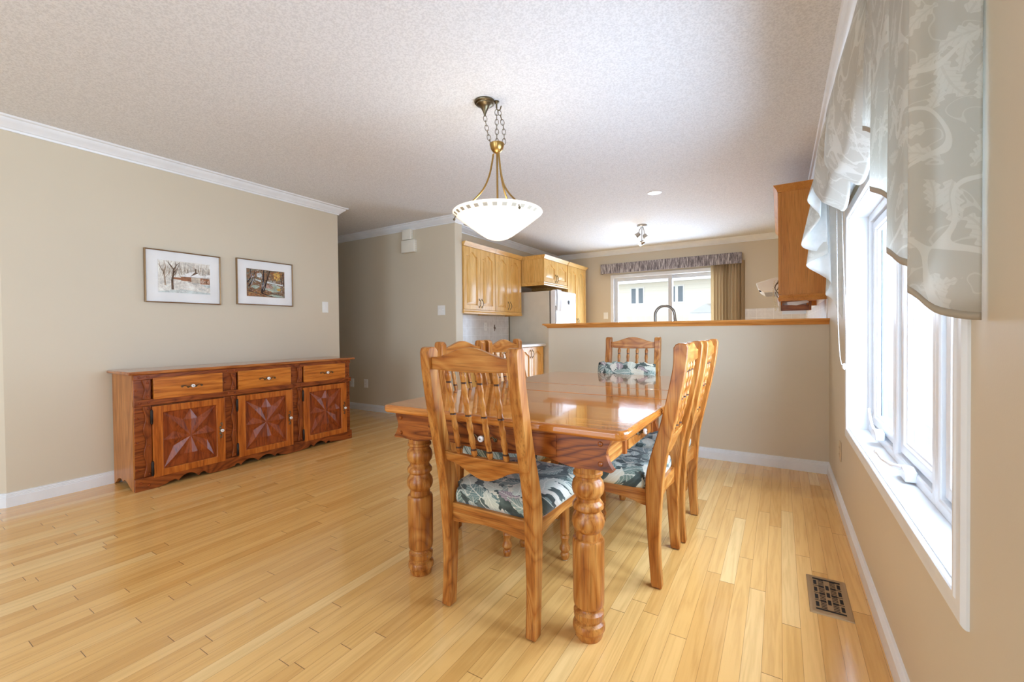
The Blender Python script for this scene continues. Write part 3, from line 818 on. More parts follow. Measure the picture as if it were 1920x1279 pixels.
# scalloped skirt
sk = [(0, .088)]; 
sk_b = [(0, 0), (.10, 0), (.16, .004), (.20, .022), (.235, .030), (.26, .024)]
pts = [(0.0, 0), (.11, 0)]
def scal(y0, n, w, h):
    o = []
    for k in range(n):
        for j in range(9):
            u = j/8; o.append((y0+w*(k+u), .012+h*(abs(math.sin(PI*u)))**.8))
    return o
pts += smooth_curve([(.11, 0), (.16, .006), (.20, .022)], 4)
pts += scal(.20, 1, .05, .016)[1:]+scal(.25, 1, .13, .038)+scal(.38, 1, .06, .022)
pts += [(.46, .004), (.58, .004), (.62, .016)]
pts += scal(.63, 1, .05, .018)+scal(.68, 1, .14, .034)+scal(.82, 1, .14, .034)+scal(.96, 1, .05, .018)
pts += [(1.02, .012), (1.06, .004), (1.20, .004), (1.26, .014)]
pts += scal(1.27, 1, .06, .02)+scal(1.33, 1, .13, .036)+scal(1.46, 1, .05, .018)
pts += [(1.55, .012), (1.62, .002), (1.64, 0), (SL, 0)]
m = MB(); m.prism(pts+[(SL, .086), (0, .086)], 'x', -.004, .022); m.build('skirt', SBD('y'), sb, bevel=.002)
for y in (.03, .075, SL-.03): pegs.append(((.022, y, .055 if y < .05 else .03), .0085))
for c_, r_ in pegs: m = MB(); peg(m, c_, (1, 0, 0), r_); m.build('peg', PANELD('y'), fo)
for bi, b0 in enumerate(bays):
    m = MB(); m.box(.0005, .024, b0+.010, b0+DW-.012, .620, .771); d = m.build('drawer', wood('sideboard_drawer', (128, 64, 14), (190, 108, 34), (214, 134, 52), 'y'), sb, bevel=.003)
    pull(d, (.0245, b0+DW/2+.01, .693), (1, 0, 0), L=.07)
    y0, y1, z0, z1 = b0, b0+DW, .074, .572
    sw = .062
    m = MB(); R = lambda mm, x: [(x, y0+mm, z0+mm*.78), (x, y1-mm, z0+mm*.78), (x, y1-mm, z1-mm*.78), (x, y0+mm, z1-mm*.78)]
    m.loops([R(0, .001), R(0, .026), R(sw-.004, .026), R(sw, .022), R(sw, .008)], cap_last=True)
    d = m.build('door', SBM('z'), sb, bevel=.002, ang=25)
    # faceted star panel
    py0, py1, pz0, pz1 = y0+sw+.001, y1-sw-.001, z0+sw*.78+.001, z1-sw*.78-.001
    cy, cz = (py0+py1)/2, (pz0+pz1)/2; hw, hh = (py1-py0)/2, (pz1-pz0)/2
    m = MB(); P = lambda u, v, x: (x, cy+u*hw, cz+v*hh)
    lo, hi, tip = .0095, .027, .012
    tips = []; 
    for k in range(8):
        a = k*PI/4
        if k % 2 == 0: tips.append((round(math.cos(a)), round(math.sin(a))))
        else: tips.append((math.copysign(1, math.cos(a)), math.copysign(1, math.sin(a))))
    val = []
    for k in range(8):
        a = k*PI/4+PI/8; r = .62/max(abs(math.cos(a)), abs(math.sin(a)))
        val.append((math.cos(a)*r*1.02, math.sin(a)*r*1.02))
    def tri(*q): m.quad(q)
    for k in range(8):
        t0 = tips[k]; vl = val[(k-1) % 8]; vr = val[k]
        rk = .62 if k % 2 == 0 else .60
        ridge = (t0[0]*rk, t0[1]*rk)
        C = P(0, 0, .015); T = P(*t0, tip if k % 2 else .0135); RR = P(*ridge, hi)
        VL = P(*vl, lo); VR = P(*vr, lo)
        tri(C, VL, RR); tri(C, RR, VR); tri(VL, T, RR); tri(RR, T, VR)
        tn = tips[(k+1) % 8]
        tri(T, P(*tn, tip if (k+1) % 2 else .0135), VR)
    m.build('star_panel', PANELD('z'), d, smooth=False, weld=True)
    pull(d, (.0265, y1-.032, .322), (1, 0, 0), vertical=True, L=.06)
    for z in (.14, .50):
        m = MB(); m.lathe([(.006, -.045), (.0085, -.04), (.0085, .04), (.006, .045)], Matrix.Translation((.026, y0-.006, z)), 10)
        m.ball((.026, y0-.006, z+.045), .0075); m.ball((.026, y0-.006, z-.045), .0075); m.build('hinge', M_IRON, d)

# ------------------------------------------------------------------ framed pictures on the left wall
def strip(mb, pts, w0, w1, x):
    """flat tapering brush stroke in the (y,z) plane"""
    n = len(pts)
    for i in range(n-1):
        (a, b), (c_, d_) = pts[i], pts[i+1]
        dx, dz = c_-a, d_-b; L = math.hypot(dx, dz) or 1
        nx_, nz_ = -dz/L, dx/L
        wa = w0+(w1-w0)*i/(n-1); wb = w0+(w1-w0)*(i+1)/(n-1)
        mb.quad([(x, a-nx_*wa, b-nz_*wa), (x, c_-nx_*wb, d_-nz_*wb), (x, c_+nx_*wb, d_+nz_*wb), (x, a+nx_*wa, b+nz_*wa)])
def paint(name, rgb):
    if name in MATS: return MATS[name]
    t = NT(name); v = t.coords(rnd=False); n = t.noise(v, 55, 4, .65, .6); n2 = t.noise(v, 14, 3)
    f = t.math('ADD', t.math('MULTIPLY', n, .6), t.math('MULTIPLY', n2, .4))
    c = t.ramp(f, [(.36, lin(*[x*.84 for x in rgb])), (.5, lin(*rgb)), (.64, lin(*[min(255, x*1.10+4) for x in rgb]))])
    t.bsdf(Base_Color=c, Roughness=.85); MATS[name] = t.m; return t.m
def picture(label, y0, y1, z0, z1, ay0, ay1, az0, az1, art):
    t = thing('framed_picture', label, 'picture', (XL, (y0+y1)/2, (z0+z1)/2), 0, 'framed watercolours above the sideboard')
    cy, cz = (y0+y1)/2, (z0+z1)/2; y0 -= cy; y1 -= cy; z0 -= cz; z1 -= cz; ay0 -= cy; ay1 -= cy; az0 -= cz; az1 -= cz
    fw = .008
    m = MB(); R = lambda mm, x: [(x, y0+mm, z0+mm), (x, y1-mm, z0+mm), (x, y1-mm, z1-mm), (x, y0+mm, z1-mm)]
    m.loops([R(0, .001), R(0, .022), R(fw-.003, .024), R(fw, .021), R(fw, .012)], cap_last=False); m.build('frame', M_FRAME, t, ang=20)
    m = MB(); m.loops([R(fw-.002, .002), R(fw-.002, .011), [(.011, ay0-.004, az0-.004), (.011, ay1+.004, az0-.004), (.011, ay1+.004, az1+.004), (.011, ay0-.004, az1+.004)], [(.009, ay0, az0), (.009, ay1, az0), (.009, ay1, az1), (.009, ay0, az1)]], cap_last=False)
    m.build('mat_board', M_MAT, t, smooth=False)
    art(t, ay0, ay1, az0, az1)
    m = MB(); m.box(.0165, .018, y0+fw-.001, y1-fw+.001, z0+fw-.001, z1-fw+.001); m.build('glazing', M_PGLASS, t, smooth=False)
def art_winter(t, y0, y1, z0, z1):
    rn = random.Random(3); W = y1-y0; Hh = z1-z0
    P = lambda u, v: (y0+u*W, z0+v*Hh)
    m = MB(); X = .0092
    q = lambda pts, x: m.quad([(x, *P(u, v)) for u, v in pts])
    m.mi = 0; q([(0, 0), (1, 0), (1, 1), (0, 1)], X)
    m.mi = 5; q([(.0, .02), (.45, .12), (1, .04), (1, .0), (0, 0)], X+.0001); q([(.82, .30), (1, .33), (1, .22), (.9, .23)], X+.0001)
    m.mi = 1
    for k in range(230):
        u = rn.uniform(.02, 1.0); v0 = rn.uniform(.5, .74); L = rn.uniform(.08, .34)
        m.mi = 4 if rn.random() < .8 else 7
        du = rn.uniform(-.05, .05)
        strip(m, [P(u, v0), P(min(.995, max(.005, u+du*.3)), min(.985, v0+L*.5)), P(min(.995, max(.005, u+du)), min(.99, v0+L))], rn.uniform(.0006, .0014), .0003, X+.0002)
    for k in range(60):
        m.mi = 5 if rn.random() < .6 else 2; u = rn.uniform(.02, .9); v = rn.uniform(.02, .36); strip(m, [P(u, v), P(u+.09, v-.015+rn.uniform(-.02, .03))], rn.uniform(.0006, .002), .0003, X+.00025)
    m.mi = 3; q([(.42, .40), (.60, .385), (.60, .52), (.42, .52)], X+.0003); q([(.26, .43), (.42, .42), (.42, .49), (.26, .49)], X+.0003)
    m.mi = 6; q([(.62, .37), (.80, .35), (.80, .52), (.62, .52)], X+.0003)
    m.mi = 3; q([(.80, .33), (.99, .33), (.99, .52), (.80, .52)], X+.0003); q([(.60, .38), (.62, .375), (.62, .53), (.60, .53)], X+.0004)
    m.mi = 2; q([(.40, .52), (.62, .52), (.74, .74), (.58, .68)], X+.0004); q([(.62, .52), (1, .54), (1, .66), (.80, .60), (.72, .72)], X+.0004)
    m.mi = 1; q([(.60, .55), (.70, .72), (.76, .68), (.66, .60)], X+.0005); q([(.70, .70), (.725, .70), (.725, .82), (.70, .82)], X+.0005)
    strip(m, [P(.40, .525), P(.62, .525), P(1, .54)], .0016, .0012, X+.0006)
    for k in range(26):
        u = rn.uniform(.81, .98); v = rn.uniform(.34, .5); m.mi = rn.choice((0, 6, 1)); q([(u, v), (u+.02, v), (u+.02, v+.02), (u, v+.02)], X+.0005)
    for k in range(5):
        u = .64+.033*k; m.mi = 4; strip(m, [P(u, .36), P(u, .51)], .0007, .0007, X+.0006)
    m.mi = 1
    strip(m, [P(.26, .10), P(.255, .40), P(.28, .62), P(.29, .74)], .0085, .005, X+.0007)
    for pts, w in (([(.29, .72), (.23, .86), (.15, .99)], .004), ([(.29, .74), (.34, .88), (.41, .99)], .004), ([(.28, .62), (.36, .78), (.40, .95)], .003), ([(.27, .50), (.34, .66), (.36, .80)], .002), ([(.25, .8), (.2, .9), (.2, .99)], .002), ([(.33, .86), (.31, .99)], .002)):
        strip(m, [P(*p) for p in pts], w, .0009, X+.0007)
    m.mi = 4
    strip(m, [P(.13, .22), P(.12, .40), P(.11, .62)], .006, .0045, X+.0007)
    for pts, w in (([(.11, .6), (.04, .78), (.02, .97)], .004), ([(.11, .62), (.14, .8), (.11, .99)], .004), ([(.12, .44), (.2, .62), (.22, .7)], .002), ([(.05, .76), (.0, .88)], .0015)):
        strip(m, [P(*p) for p in pts], w, .0009, X+.0007)
    m.mi = 5; q([(.26, .09), (.40, .03), (.36, .02), (.20, .07)], X+.0003)
    m.mi = 1; strip(m, [P(.55, .37), P(.66, .33), P(.80, .35)], .0012, .0006, X+.0006)
    mats = [paint('art_cream', (236, 231, 220)), paint('art_bark', (104, 80, 62)), paint('art_snow', (246, 244, 240)), paint('art_barn', (158, 104, 72)), paint('art_twig', (172, 150, 128)), paint('art_shade', (206, 214, 210)), paint('art_plaster', (216, 204, 186)), paint('art_mist', (206, 194, 176))]
    m.build('artwork', mats, t, smooth=False)
def m_autumn():
    n = NT('art_autumn_wash'); v = n.coords((1, 1, 1.6), rnd=False); f = n.noise(v, 22, 5, .65, 1.2)
    c = n.ramp(f, [(.25, lin(44, 42, 44)), (.4, lin(110, 82, 62)), (.5, lin(150, 112, 80)), (.6, lin(94, 104, 92)), (.75, lin(200, 190, 160))])
    n.bsdf(Base_Color=c, Roughness=.8); return n.m
def art_autumn(t, y0, y1, z0, z1):
    rn = random.Random(5); W = y1-y0; Hh = z1-z0; P = lambda u, v: (y0+u*W, z0+v*Hh)
    m = MB(); X = .0092; q = lambda pts, x: m.quad([(x, *P(u, v)) for u, v in pts])
    def blob(u, v, a, b, x):
        pts = []
        for k in range(12):
            r = 1+rn.uniform(-.25, .25); pts.append((min(.995, max(.005, u+a*r*math.cos(2*PI*k/12))), min(.995, max(.005, v+b*r*math.sin(2*PI*k/12)))))
        q(pts, x)
    m.mi = 0; q([(0, 0), (1, 0), (1, 1), (0, 1)], X)
    m.mi = 2; blob(.80, .80, .11, .13, X+.0002)
    for k in range(10): m.mi = 6; blob(.78+rn.uniform(-.12, .12), .82+rn.uniform(-.14, .12), .025, .03, X+.0003)
    m.mi = 3; blob(.33, .78, .07, .10, X+.0002)
    m.mi = 3; q([(.50, .60), (.72, .54), (.96, .50), (.96, .45), (.72, .49), (.50, .52)], X+.0002); q([(.20, .65), (.36, .60), (.36, .54), (.22, .6)], X+.0002)
    m.mi = 4; blob(.68, .34, .20, .13, X+.0002); blob(.22, .36, .09, .06, X+.0002)
    m.mi = 7; blob(.58, .38, .09, .08, X+.0003); m.mi = 2; blob(.83, .3, .07, .06, X+.0003)
    m.mi = 6
    for k in range(40): blob(rn.uniform(.04, .5), rn.uniform(.02, .22), .02, .012, X+.0003)
    m.mi = 2
    for k in range(14): blob(rn.uniform(.04, .4), rn.uniform(.04, .2), .012, .008, X+.0004)
    for k in range(520):
        u, v = rn.uniform(.02, .98), rn.uniform(.03, .97)
        if v > .6: pal = (6, 1, 0, 3, 7) if u < .6 else (6, 2, 0, 1)
        elif v > .42: pal = (5, 4, 1, 3) if u < .5 else (5, 4, 3, 5)
        elif v > .2: pal = (4, 5, 1, 0, 6) if u < .45 else (4, 7, 4, 5, 2)
        else: pal = (6, 2, 1, 6, 0) if u < .55 else (4, 0, 1, 7)
        m.mi = rn.choice(pal); a = rn.uniform(-.6, .6)+(1.2 if v > .55 else 0); L = rn.uniform(.012, .045)
        p0 = (min(.99, max(.01, u)), min(.99, max(.01, v))); p1 = (min(.99, max(.01, u+L*math.cos(a))), min(.99, max(.01, v+L*1.4*math.sin(a))))
        strip(m, [P(*p0), P(*p1)], rn.uniform(.0012, .003), .0008, X+.00035+k*2e-7)
    m.mi = 4; q([(.5, .06), (.7, .12), (.97, .05), (.97, .02), (.5, .03)], X+.0003)
    m.mi = 1
    for pts, w in (([(.38, .14), (.42, .5), (.44, .99)], .010), ([(.43, .20), (.50, .55), (.60, .99)], .007), ([(.40, .16), (.52, .6), (.53, .99)], .004), ([(.38, .14), (.5, .08), (.68, .02)], .006), ([(.02, .5), (.12, .7), (.10, .99)], .006), ([(.05, .35), (.16, .6), (.22, .95)], .006), ([(.92, .5), (.90, .8), (.86, .98)], .004), ([(.97, .45), (.95, .99)], .004), ([(.6, .16), (.8, .1), (.97, .13)], .003), ([(.02, .2), (.2, .16), (.4, .05)], .003)):
        strip(m, [P(*p) for p in pts], w, w*.5, X+.0005)
    m.mi = 5
    for k in range(9): u = rn.uniform(.38, .47); v = rn.uniform(.2, .5); strip(m, [P(u, v), P(u+.01, v+.08)], .0018, .001, X+.0006)
    for k in range(6): u = rn.uniform(.08, .18); v = rn.uniform(.4, .75); strip(m, [P(u, v), P(u+.03, v+.1)], .002, .001, X+.0006)
    mats = [m_autumn(), paint('art_trunk', (40, 40, 46)), paint('art_gold', (212, 172, 92)), paint('art_sky', (206, 214, 214)), paint('art_water', (176, 192, 176)), paint('art_light', (200, 204, 208)), paint('art_rust', (178, 116, 70)), paint('art_pink', (178, 140, 124))]
    m.build('artwork', mats, t, smooth=False)
picture('framed winter watercolour of bare trees and snowy cottage, left of the two pictures', 1.358, 1.886, 1.325, 1.738, 1.445, 1.808, 1.408, 1.660, art_winter)
picture('smaller framed autumn stream watercolour with dark trunks, next to the light switch', 2.017, 2.540, 1.338, 1.753, 2.105, 2.460, 1.417, 1.670, art_autumn)

# ------------------------------------------------------------------ switches, outlets, chime boxes
def plate(name, label, cat, c, n, w, h, kind, mat=M_WHITE, group=None):
    n = Vector(n); s = Vector((n.y, -n.x, 0)) if abs(n.z) < .5 else Vector((1, 0, 0))
    t = thing(name, label, cat, c, 0, group)
    def bx(mb, a0, a1, z0, z1, d0, d1):
        pts = [s*a+n*d for a, d in ((a0, d0), (a1, d0), (a1, d1), (a0, d1))]
        xs = [p.x for p in pts]; ys = [p.y for p in pts]
        mb.box(min(xs), max(xs), min(ys), max(ys), z0, z1)
    m = MB(); bx(m, -w/2, w/2, -h/2, h/2, .0006, .006); m.build('cover_plate', mat, t, bevel=.002)
    if kind in ('toggle', 'toggle2'):
        for a in ((0,) if kind == 'toggle' else (-.023, .023)):
            m = MB(); bx(m, a-.005, a+.005, -.011, .011, .006, .0075); bx(m, a-.004, a+.004, .001, .009, .0075, .014); m.build('switch_toggle', mat, t, bevel=.001)
    elif kind == 'rocker':
        m = MB(); bx(m, -.016, .016, -.032, .032, .006, .009); m.build('switch_rocker', mat, t, bevel=.0015)
    elif kind == 'outlet':
        for z in (-.02, .02):
            m = MB(); bx(m, -.0155, .0155, z-.014, z+.014, .006, .008); m.build('socket', mat, t, bevel=.004)
            m = MB(); bx(m, -.008, -.006, z-.002, z+.007, .0075, .0083); bx(m, .006, .008, z-.002, z+.007, .0075, .0083); m.build('socket_slot', M_DARK, t)
    return t
plate('light_switch', 'white single light switch beside the autumn picture', 'switch', (XL, 2.908, 1.348), (1, 0, 0), .07, .115, 'rocker')
plate('light_switch', 'white double light switch on the passage wall beside kitchen cabinets', 'switch', (-3.797, YW, 1.334), (0, -1, 0), .115, .118, 'toggle2')
plate('wall_outlet', 'white wall outlet half hidden by the end of the sideboard', 'outlet', (-5.462, YW, .368), (0, -1, 0), .075, .118, 'outlet')
plate('wall_outlet', 'white wall outlet on the passage wall between sideboard and table', 'outlet', (-5.171, YW, .372), (0, -1, 0), .075, .115, 'outlet')
plate('wall_outlet', 'tan wall outlet low on window wall below the far window corner', 'outlet', (0, 3.21, .342), (-1, 0, 0), .07, .115, 'outlet', plain('tan_plastic', (206, 184, 150), .45))
plate('light_switch', 'white light switch left of the patio door', 'switch', (-2.89, YB, 1.325), (0, -1, 0), .08, .115, 'rocker')
plate('wall_outlet', 'white wall outlet on the tiled backsplash under the kitchen cabinets', 'outlet', (XK+.008, 5.02, 1.14), (1, 0, 0), .075, .115, 'outlet')
def chime(label, x, z, w, h, d):
    t = thing('door_chime', label, 'door chime', (x, YW, z))
    m = MB(); m.prism([(-w/2, -.0006), (w/2, -.0006), (w/2, -d*.8), (w/2-.02, -d), (-w/2+.006, -d), (-w/2, -d+.006)], 'z', -h/2, h/2); m.build('cover', M_CREAM, t, bevel=.004)
    m = MB()
    for k in range(5): m.box(w/2-.016, w/2+.0006, -d*.72, -d*.2, -h/2+h*(k+1)/6-.002, -h/2+h*(k+1)/6+.002)
    m.build('side_grille', M_WHITE, t)
chime('small cream chime box high on the passage wall, above the larger box', -4.322, 2.305, .145, .13, .055)
chime('larger cream chime box high on the passage wall, below the small box', -4.296, 2.155, .225, .155, .06)

# ------------------------------------------------------------------ pendant lamp
HX, HY = -1.739, 2.176
pn = thing('pendant_lamp', 'white glass bowl pendant hung on brass chains over the dining table', 'pendant lamp', (HX, HY, 1.6))
ZB = -1.6
R2 = rgt.copy(); R2.z = 0; R2.normalize(); F2 = fwd.copy(); F2.z = 0; F2.normalize()
cv = Vector((0, 0, 0))-R2*.070
m = MB(); m.lathe([(.060, 2.4396), (.062, 2.434), (.060, 2.428), (.050, 2.424), (.048, 2.418), (.034, 2.412), (.022, 2.398), (.013, 2.38), (.008, 2.368), (.004, 2.352), (0, 2.350)], Matrix.Translation((cv.x, cv.y, ZB)), 28)
m.build('canopy', M_DBRASS, pn)
m = MB(); m.lathe([(.016, 2.4396), (.016, 2.432), (.008, 2.427), (.005, 2.42), (.005, 2.40)], Matrix.Translation((0, 0, ZB)), 14)
m.tube([Vector((0, 0, ZB+2.402))+R2*(.012-.012*math.cos(a))*1.0+Vector((0, 0, -.016*math.sin(a))) for a in [PI*k/9 for k in range(10)]]+[Vector((0, 0, ZB+2.412))+R2*.028], .0035, 8)
m.build('ceiling_hook', M_DBRASS, pn)
def link(mb, c, d, flat, L=.034, w=.0105, r=.0019):
    d = Vector(d).normalized(); a = d.cross(Vector(flat)); a.normalize(); pts = []
    for k in range(16):
        t = 2*PI*k/16; pts.append(Vector(c)+d*math.cos(t)*L/2+a*math.sin(t)*w)
    mb.tube(pts, r, 6, closed=True)
def chain(p0, p1, n, sag=0):
    mb = MB(); p0, p1 = Vector(p0), Vector(p1); P = lambda u: p0.lerp(p1, u)+R2*sag*math.sin(PI*u)
    L = (p1-p0).length/n*1.30
    for k in range(n):
        u = (k+.5)/n; d = P(min(1, u+.02))-P(max(0, u-.02))
        link(mb, P(u), d, F2 if k % 2 == 0 else R2, L)
    return mb
hub_t = ZB+2.188
chain((cv.x, cv.y, ZB+2.352), Vector((0, 0, hub_t-.004))-R2*.036, 6, -.004).build('chain', M_DBRASS, pn)
chain((0, 0, ZB+2.388), (0, 0, hub_t), 7).build('chain', M_DBRASS, pn)
chain(Vector((0, 0, ZB+2.386))+R2*.012, Vector((0, 0, hub_t))+R2*.042, 7, .012).build('chain', M_DBRASS, pn)
m = MB(); m.lathe([(0, 2.190), (.042, 2.190), (.044, 2.187), (.042, 2.176), (.036, 2.156), (.024, 2.140), (.012, 2.135), (.008, 2.128), (0, 2.126)], Matrix.Translation((0, 0, ZB)), 24)
m.build('hub', M_BRASS, pn)
m = MB(); m.tube([(0, 0, ZB+2.13), (0, 0, ZB+1.80)], .006, 10); m.build('stem', M_BRASS, pn)
RB, ZR = .268, 1.776
prof_o = smooth_curve([(0.0, 1.618), (.045, 1.622), (.085, 1.640), (.14, 1.678), (.20, 1.722), (.245, 1.757), (.264, 1.772), (RB, 1.779)], 4)
prof_i = [(max(0, r-.004), z+.006) for r, z in prof_o[::-1]]
prof_i[-1] = (0, 1.624)
m = MB(); m.lathe([(max(r, 0), z+ZB) for r, z in prof_o]+[(RB-.002, 1.783+ZB)]+[(r, z+ZB) for r, z in prof_i], None, 64, cap=False)
bowl = m.build('glass_bowl', m_bowl(), pn, ang=60)
m = MB(); PO = sorted(prof_o)
for k in range(30):
    a0 = 2*PI*k/30; da = .052
    def pt(a, r):
        z = interp(r, [p[0] for p in PO], [p[1] for p in PO])+ZB; rr = r+.0006
        return (rr*math.cos(a), rr*math.sin(a), z-.0009)
    m.quad([pt(a0-da, .243), pt(a0+da, .243), pt(a0+da, .261), pt(a0-da, .261)])
m.build('border_pattern', plain('etched_grey', (196, 190, 172), .4), bowl, smooth=False)
near = -F2
for k in range(3):
    a = math.radians(29+120*k)
    d = near*math.cos(a)+R2*math.sin(a)
    pts = [d*r+Vector((0, 0, z+ZB)) for r, z in smooth_curve([(.022, 2.128), (.030, 2.08), (.048, 2.0), (.085, 1.92), (.15, 1.85), (.225, 1.792), (.252, 1.768)], 4)]
    m = MB(); m.tube(pts, .0055, 10)
    lk = d*.018+Vector((0, 0, ZB+2.134)); link(m, lk, (0, 0, 1), R2, .02, .006)
    ao = m.build('arm', M_BRASS, pn)
    m = MB(); p0 = d*.254+Vector((0, 0, ZB+1.755)); m.ball(p0+d*.006-Vector((0, 0, .010)), .0075); m.tube([d*.25+Vector((0, 0, ZB+1.772)), p0+d*.004-Vector((0, 0, .006))], .003, 8)
    m.build('finial', M_DBRASS, pn)
m = MB()
for k in range(3):
    a = 2*PI*k/3+.5; m.ball((.055*math.cos(a), .055*math.sin(a), ZB+1.765), .024, sq=(1, 1, 1.25))
m.build('bulb', m_emit('warm_bulb', (255, 236, 208), 12), pn)

# ------------------------------------------------------------------ kitchen ceiling spots and recessed lamp
sp = thing('ceiling_spotlight', 'three headed nickel ceiling spotlight in front of patio door', 'spotlight', (-1.835, 5.745, H))
m = MB(); m.lathe([(.062, -.0006), (.062, -.018), (.055, -.024), (0, -.024)], None, 24); m.build('base', M_STEEL, sp)
for k, (ax, az, ln) in enumerate(((-.055, -.115, (-.7, -.1, -.5)), (.045, -.15, (.45, -.2, -.75)), (-.005, -.225, (-.55, -.5, -.35)))):
    m = MB(); m.tube([(ax*.2, 0, -.02), (ax*.6, -.01, az*.55), (ax*.8, -.01, az)], .005, 8)
    d = Vector(ln).normalized(); c0 = Vector((ax, -.012, az-.01))
    m.lathe([(.012, -.035), (.026, -.03), (.030, 0), (.034, .03), (.031, .03), (.026, 0), (0, -.005)], axis_mat(c0, d), 18, cap=False)
    hd = m.build('lamp_head', M_STEEL, sp)
    m = MB(); m.ball(c0+d*.018, .026); m.build('bulb', m_emit('spot_bulb', (255, 244, 226), 6), hd)
rc = thing('recessed_lamp', 'round recessed white ceiling lamp between pendant and spotlight', 'lamp', (-1.37, 4.463, H))
m = MB(); m.lathe([(.068, -.0006), (.068, -.004), (.060, -.007), (.046, -.006), (.044, -.001)], None, 28, cap=False); m.build('trim_ring', M_WHITE, rc)
m = MB(); m.lathe([(0, -.0012), (.044, -.0012), (.040, -.0042), (0, -.006)], None, 24); m.build('lamp_face', m_emit('recess_glow', (255, 248, 236), 2.2), rc)

# ------------------------------------------------------------------ floor register
vt = thing('floor_vent', 'bronze slotted floor register by the window wall baseboard', 'vent', (-.1435, 2.122, 0))
m = MB(); w2, l2 = .068, .147
m.loops([[(-w2, -l2, .0004), (w2, -l2, .0004), (w2, l2, .0004), (-w2, l2, .0004)], [(-w2+.002, -l2+.002, .004), (w2-.002, -l2+.002, .004), (w2-.002, l2-.002, .004), (-w2+.002, l2-.002, .004)], [(-w2+.008, -l2+.008, .006), (w2-.008, -l2+.008, .006), (w2-.008, l2-.008, .006), (-w2+.008, l2-.008, .006)], [(-w2+.012, -l2+.012, .006), (w2-.012, -l2+.012, .006), (w2-.012, l2-.012, .006), (-w2+.012, l2-.012, .006)]])
m.build('cover', M_VENT, vt)
m = MB()
def slot(x0, x1, y0, y1): m.box(x0, x1, y0, y1, .0062, .0066)
gx, gy = .047, .124
slot(-gx, gx, gy-.011, gy-.001); slot(-gx, gx, -gy+.001, -gy+.011)
rows = 4
for r in range(rows):
    yc0 = -.084+.056*r
    for x, off in ((-.040, 0), (0, .028), (.040, 0)):
        y = yc0+off
        if y > .10: continue
        slot(x-.0055, x+.0055, y-.017, y+.017)
    for k in range(5):
        y = yc0-.022+k*.0112
        slot(-.029, -.010, y-.0024, y+.0024); slot(.010, .029, y-.0024, y+.0024)
    slot(-.047, -.0105, yc0+.027, yc0+.031) ; slot(.0105, .047, yc0+.027, yc0+.031)
m.build('slots', M_DARK, vt)

# ------------------------------------------------------------------ kitchen cabinets
def arch_door(mb, O, U, N, w, h, arch=True, mi=(0, 0)):
    """raised-panel door; O lower corner, U width direction, N outward"""
    O = Vector(O); U = Vector(U); N = Vector(N); Z = Vector((0, 0, 1)); T = .019
    fw = min(.055, w*.22); n = 16
    def inner(mg):
        x0, x1, zb = fw+mg, w-fw-mg, fw+mg
        pts = [(x0, zb), (x1, zb)]
        zt = h-fw-mg; ah = min(.055, w*.2) if arch else 0
        for k in range(n+1):
            u = 1-2*k/n; s = .5+.5*math.cos(PI*min(1, abs(u)*1.12))
            pts.append(((x0+x1)/2+u*(x1-x0)/2, zt-ah+ah*s))
        return pts
    def outer(z):
        pts = [(0, 0), (w, 0)]
        for k in range(n+1): pts.append((w*(1-k/n), h))
        return pts
    L3 = lambda pts, d: [O+U*a+Z*b+N*d for a, b in pts]
    mb.loops([L3(outer(0), 0), L3(outer(0), T-.002), L3([(.002+(w-.004)*a/w, .002+(h-.004)*b/h) for a, b in outer(0)], T), L3(inner(0), T), L3(inner(.004), T-.011), L3(inner(.012), T-.012), L3(inner(.040), T-.002)])
def bar_handle(part, O, N, vertical=True, L=.09):
    O = Vector(O); N = Vector(N); d = Vector((0, 0, 1))
    m = MB(); pts = []
    for k in range(11):
        u = k/10*2-1; pts.append(O+d*u*L/2+N*(.004+.022*(1-u*u)))
    m.tube(pts, .0042, 8, taper=[1.3, 1.1, .9, .8, 1, 1.2, 1, .8, .9, 1.1, 1.3])
    for s in (-1, 1): m.ball(O+d*s*(L/2+.008)+N*.003, .006, sq=(.6, .6, 1.6))
    m.build('handle', M_DBRASS, part)
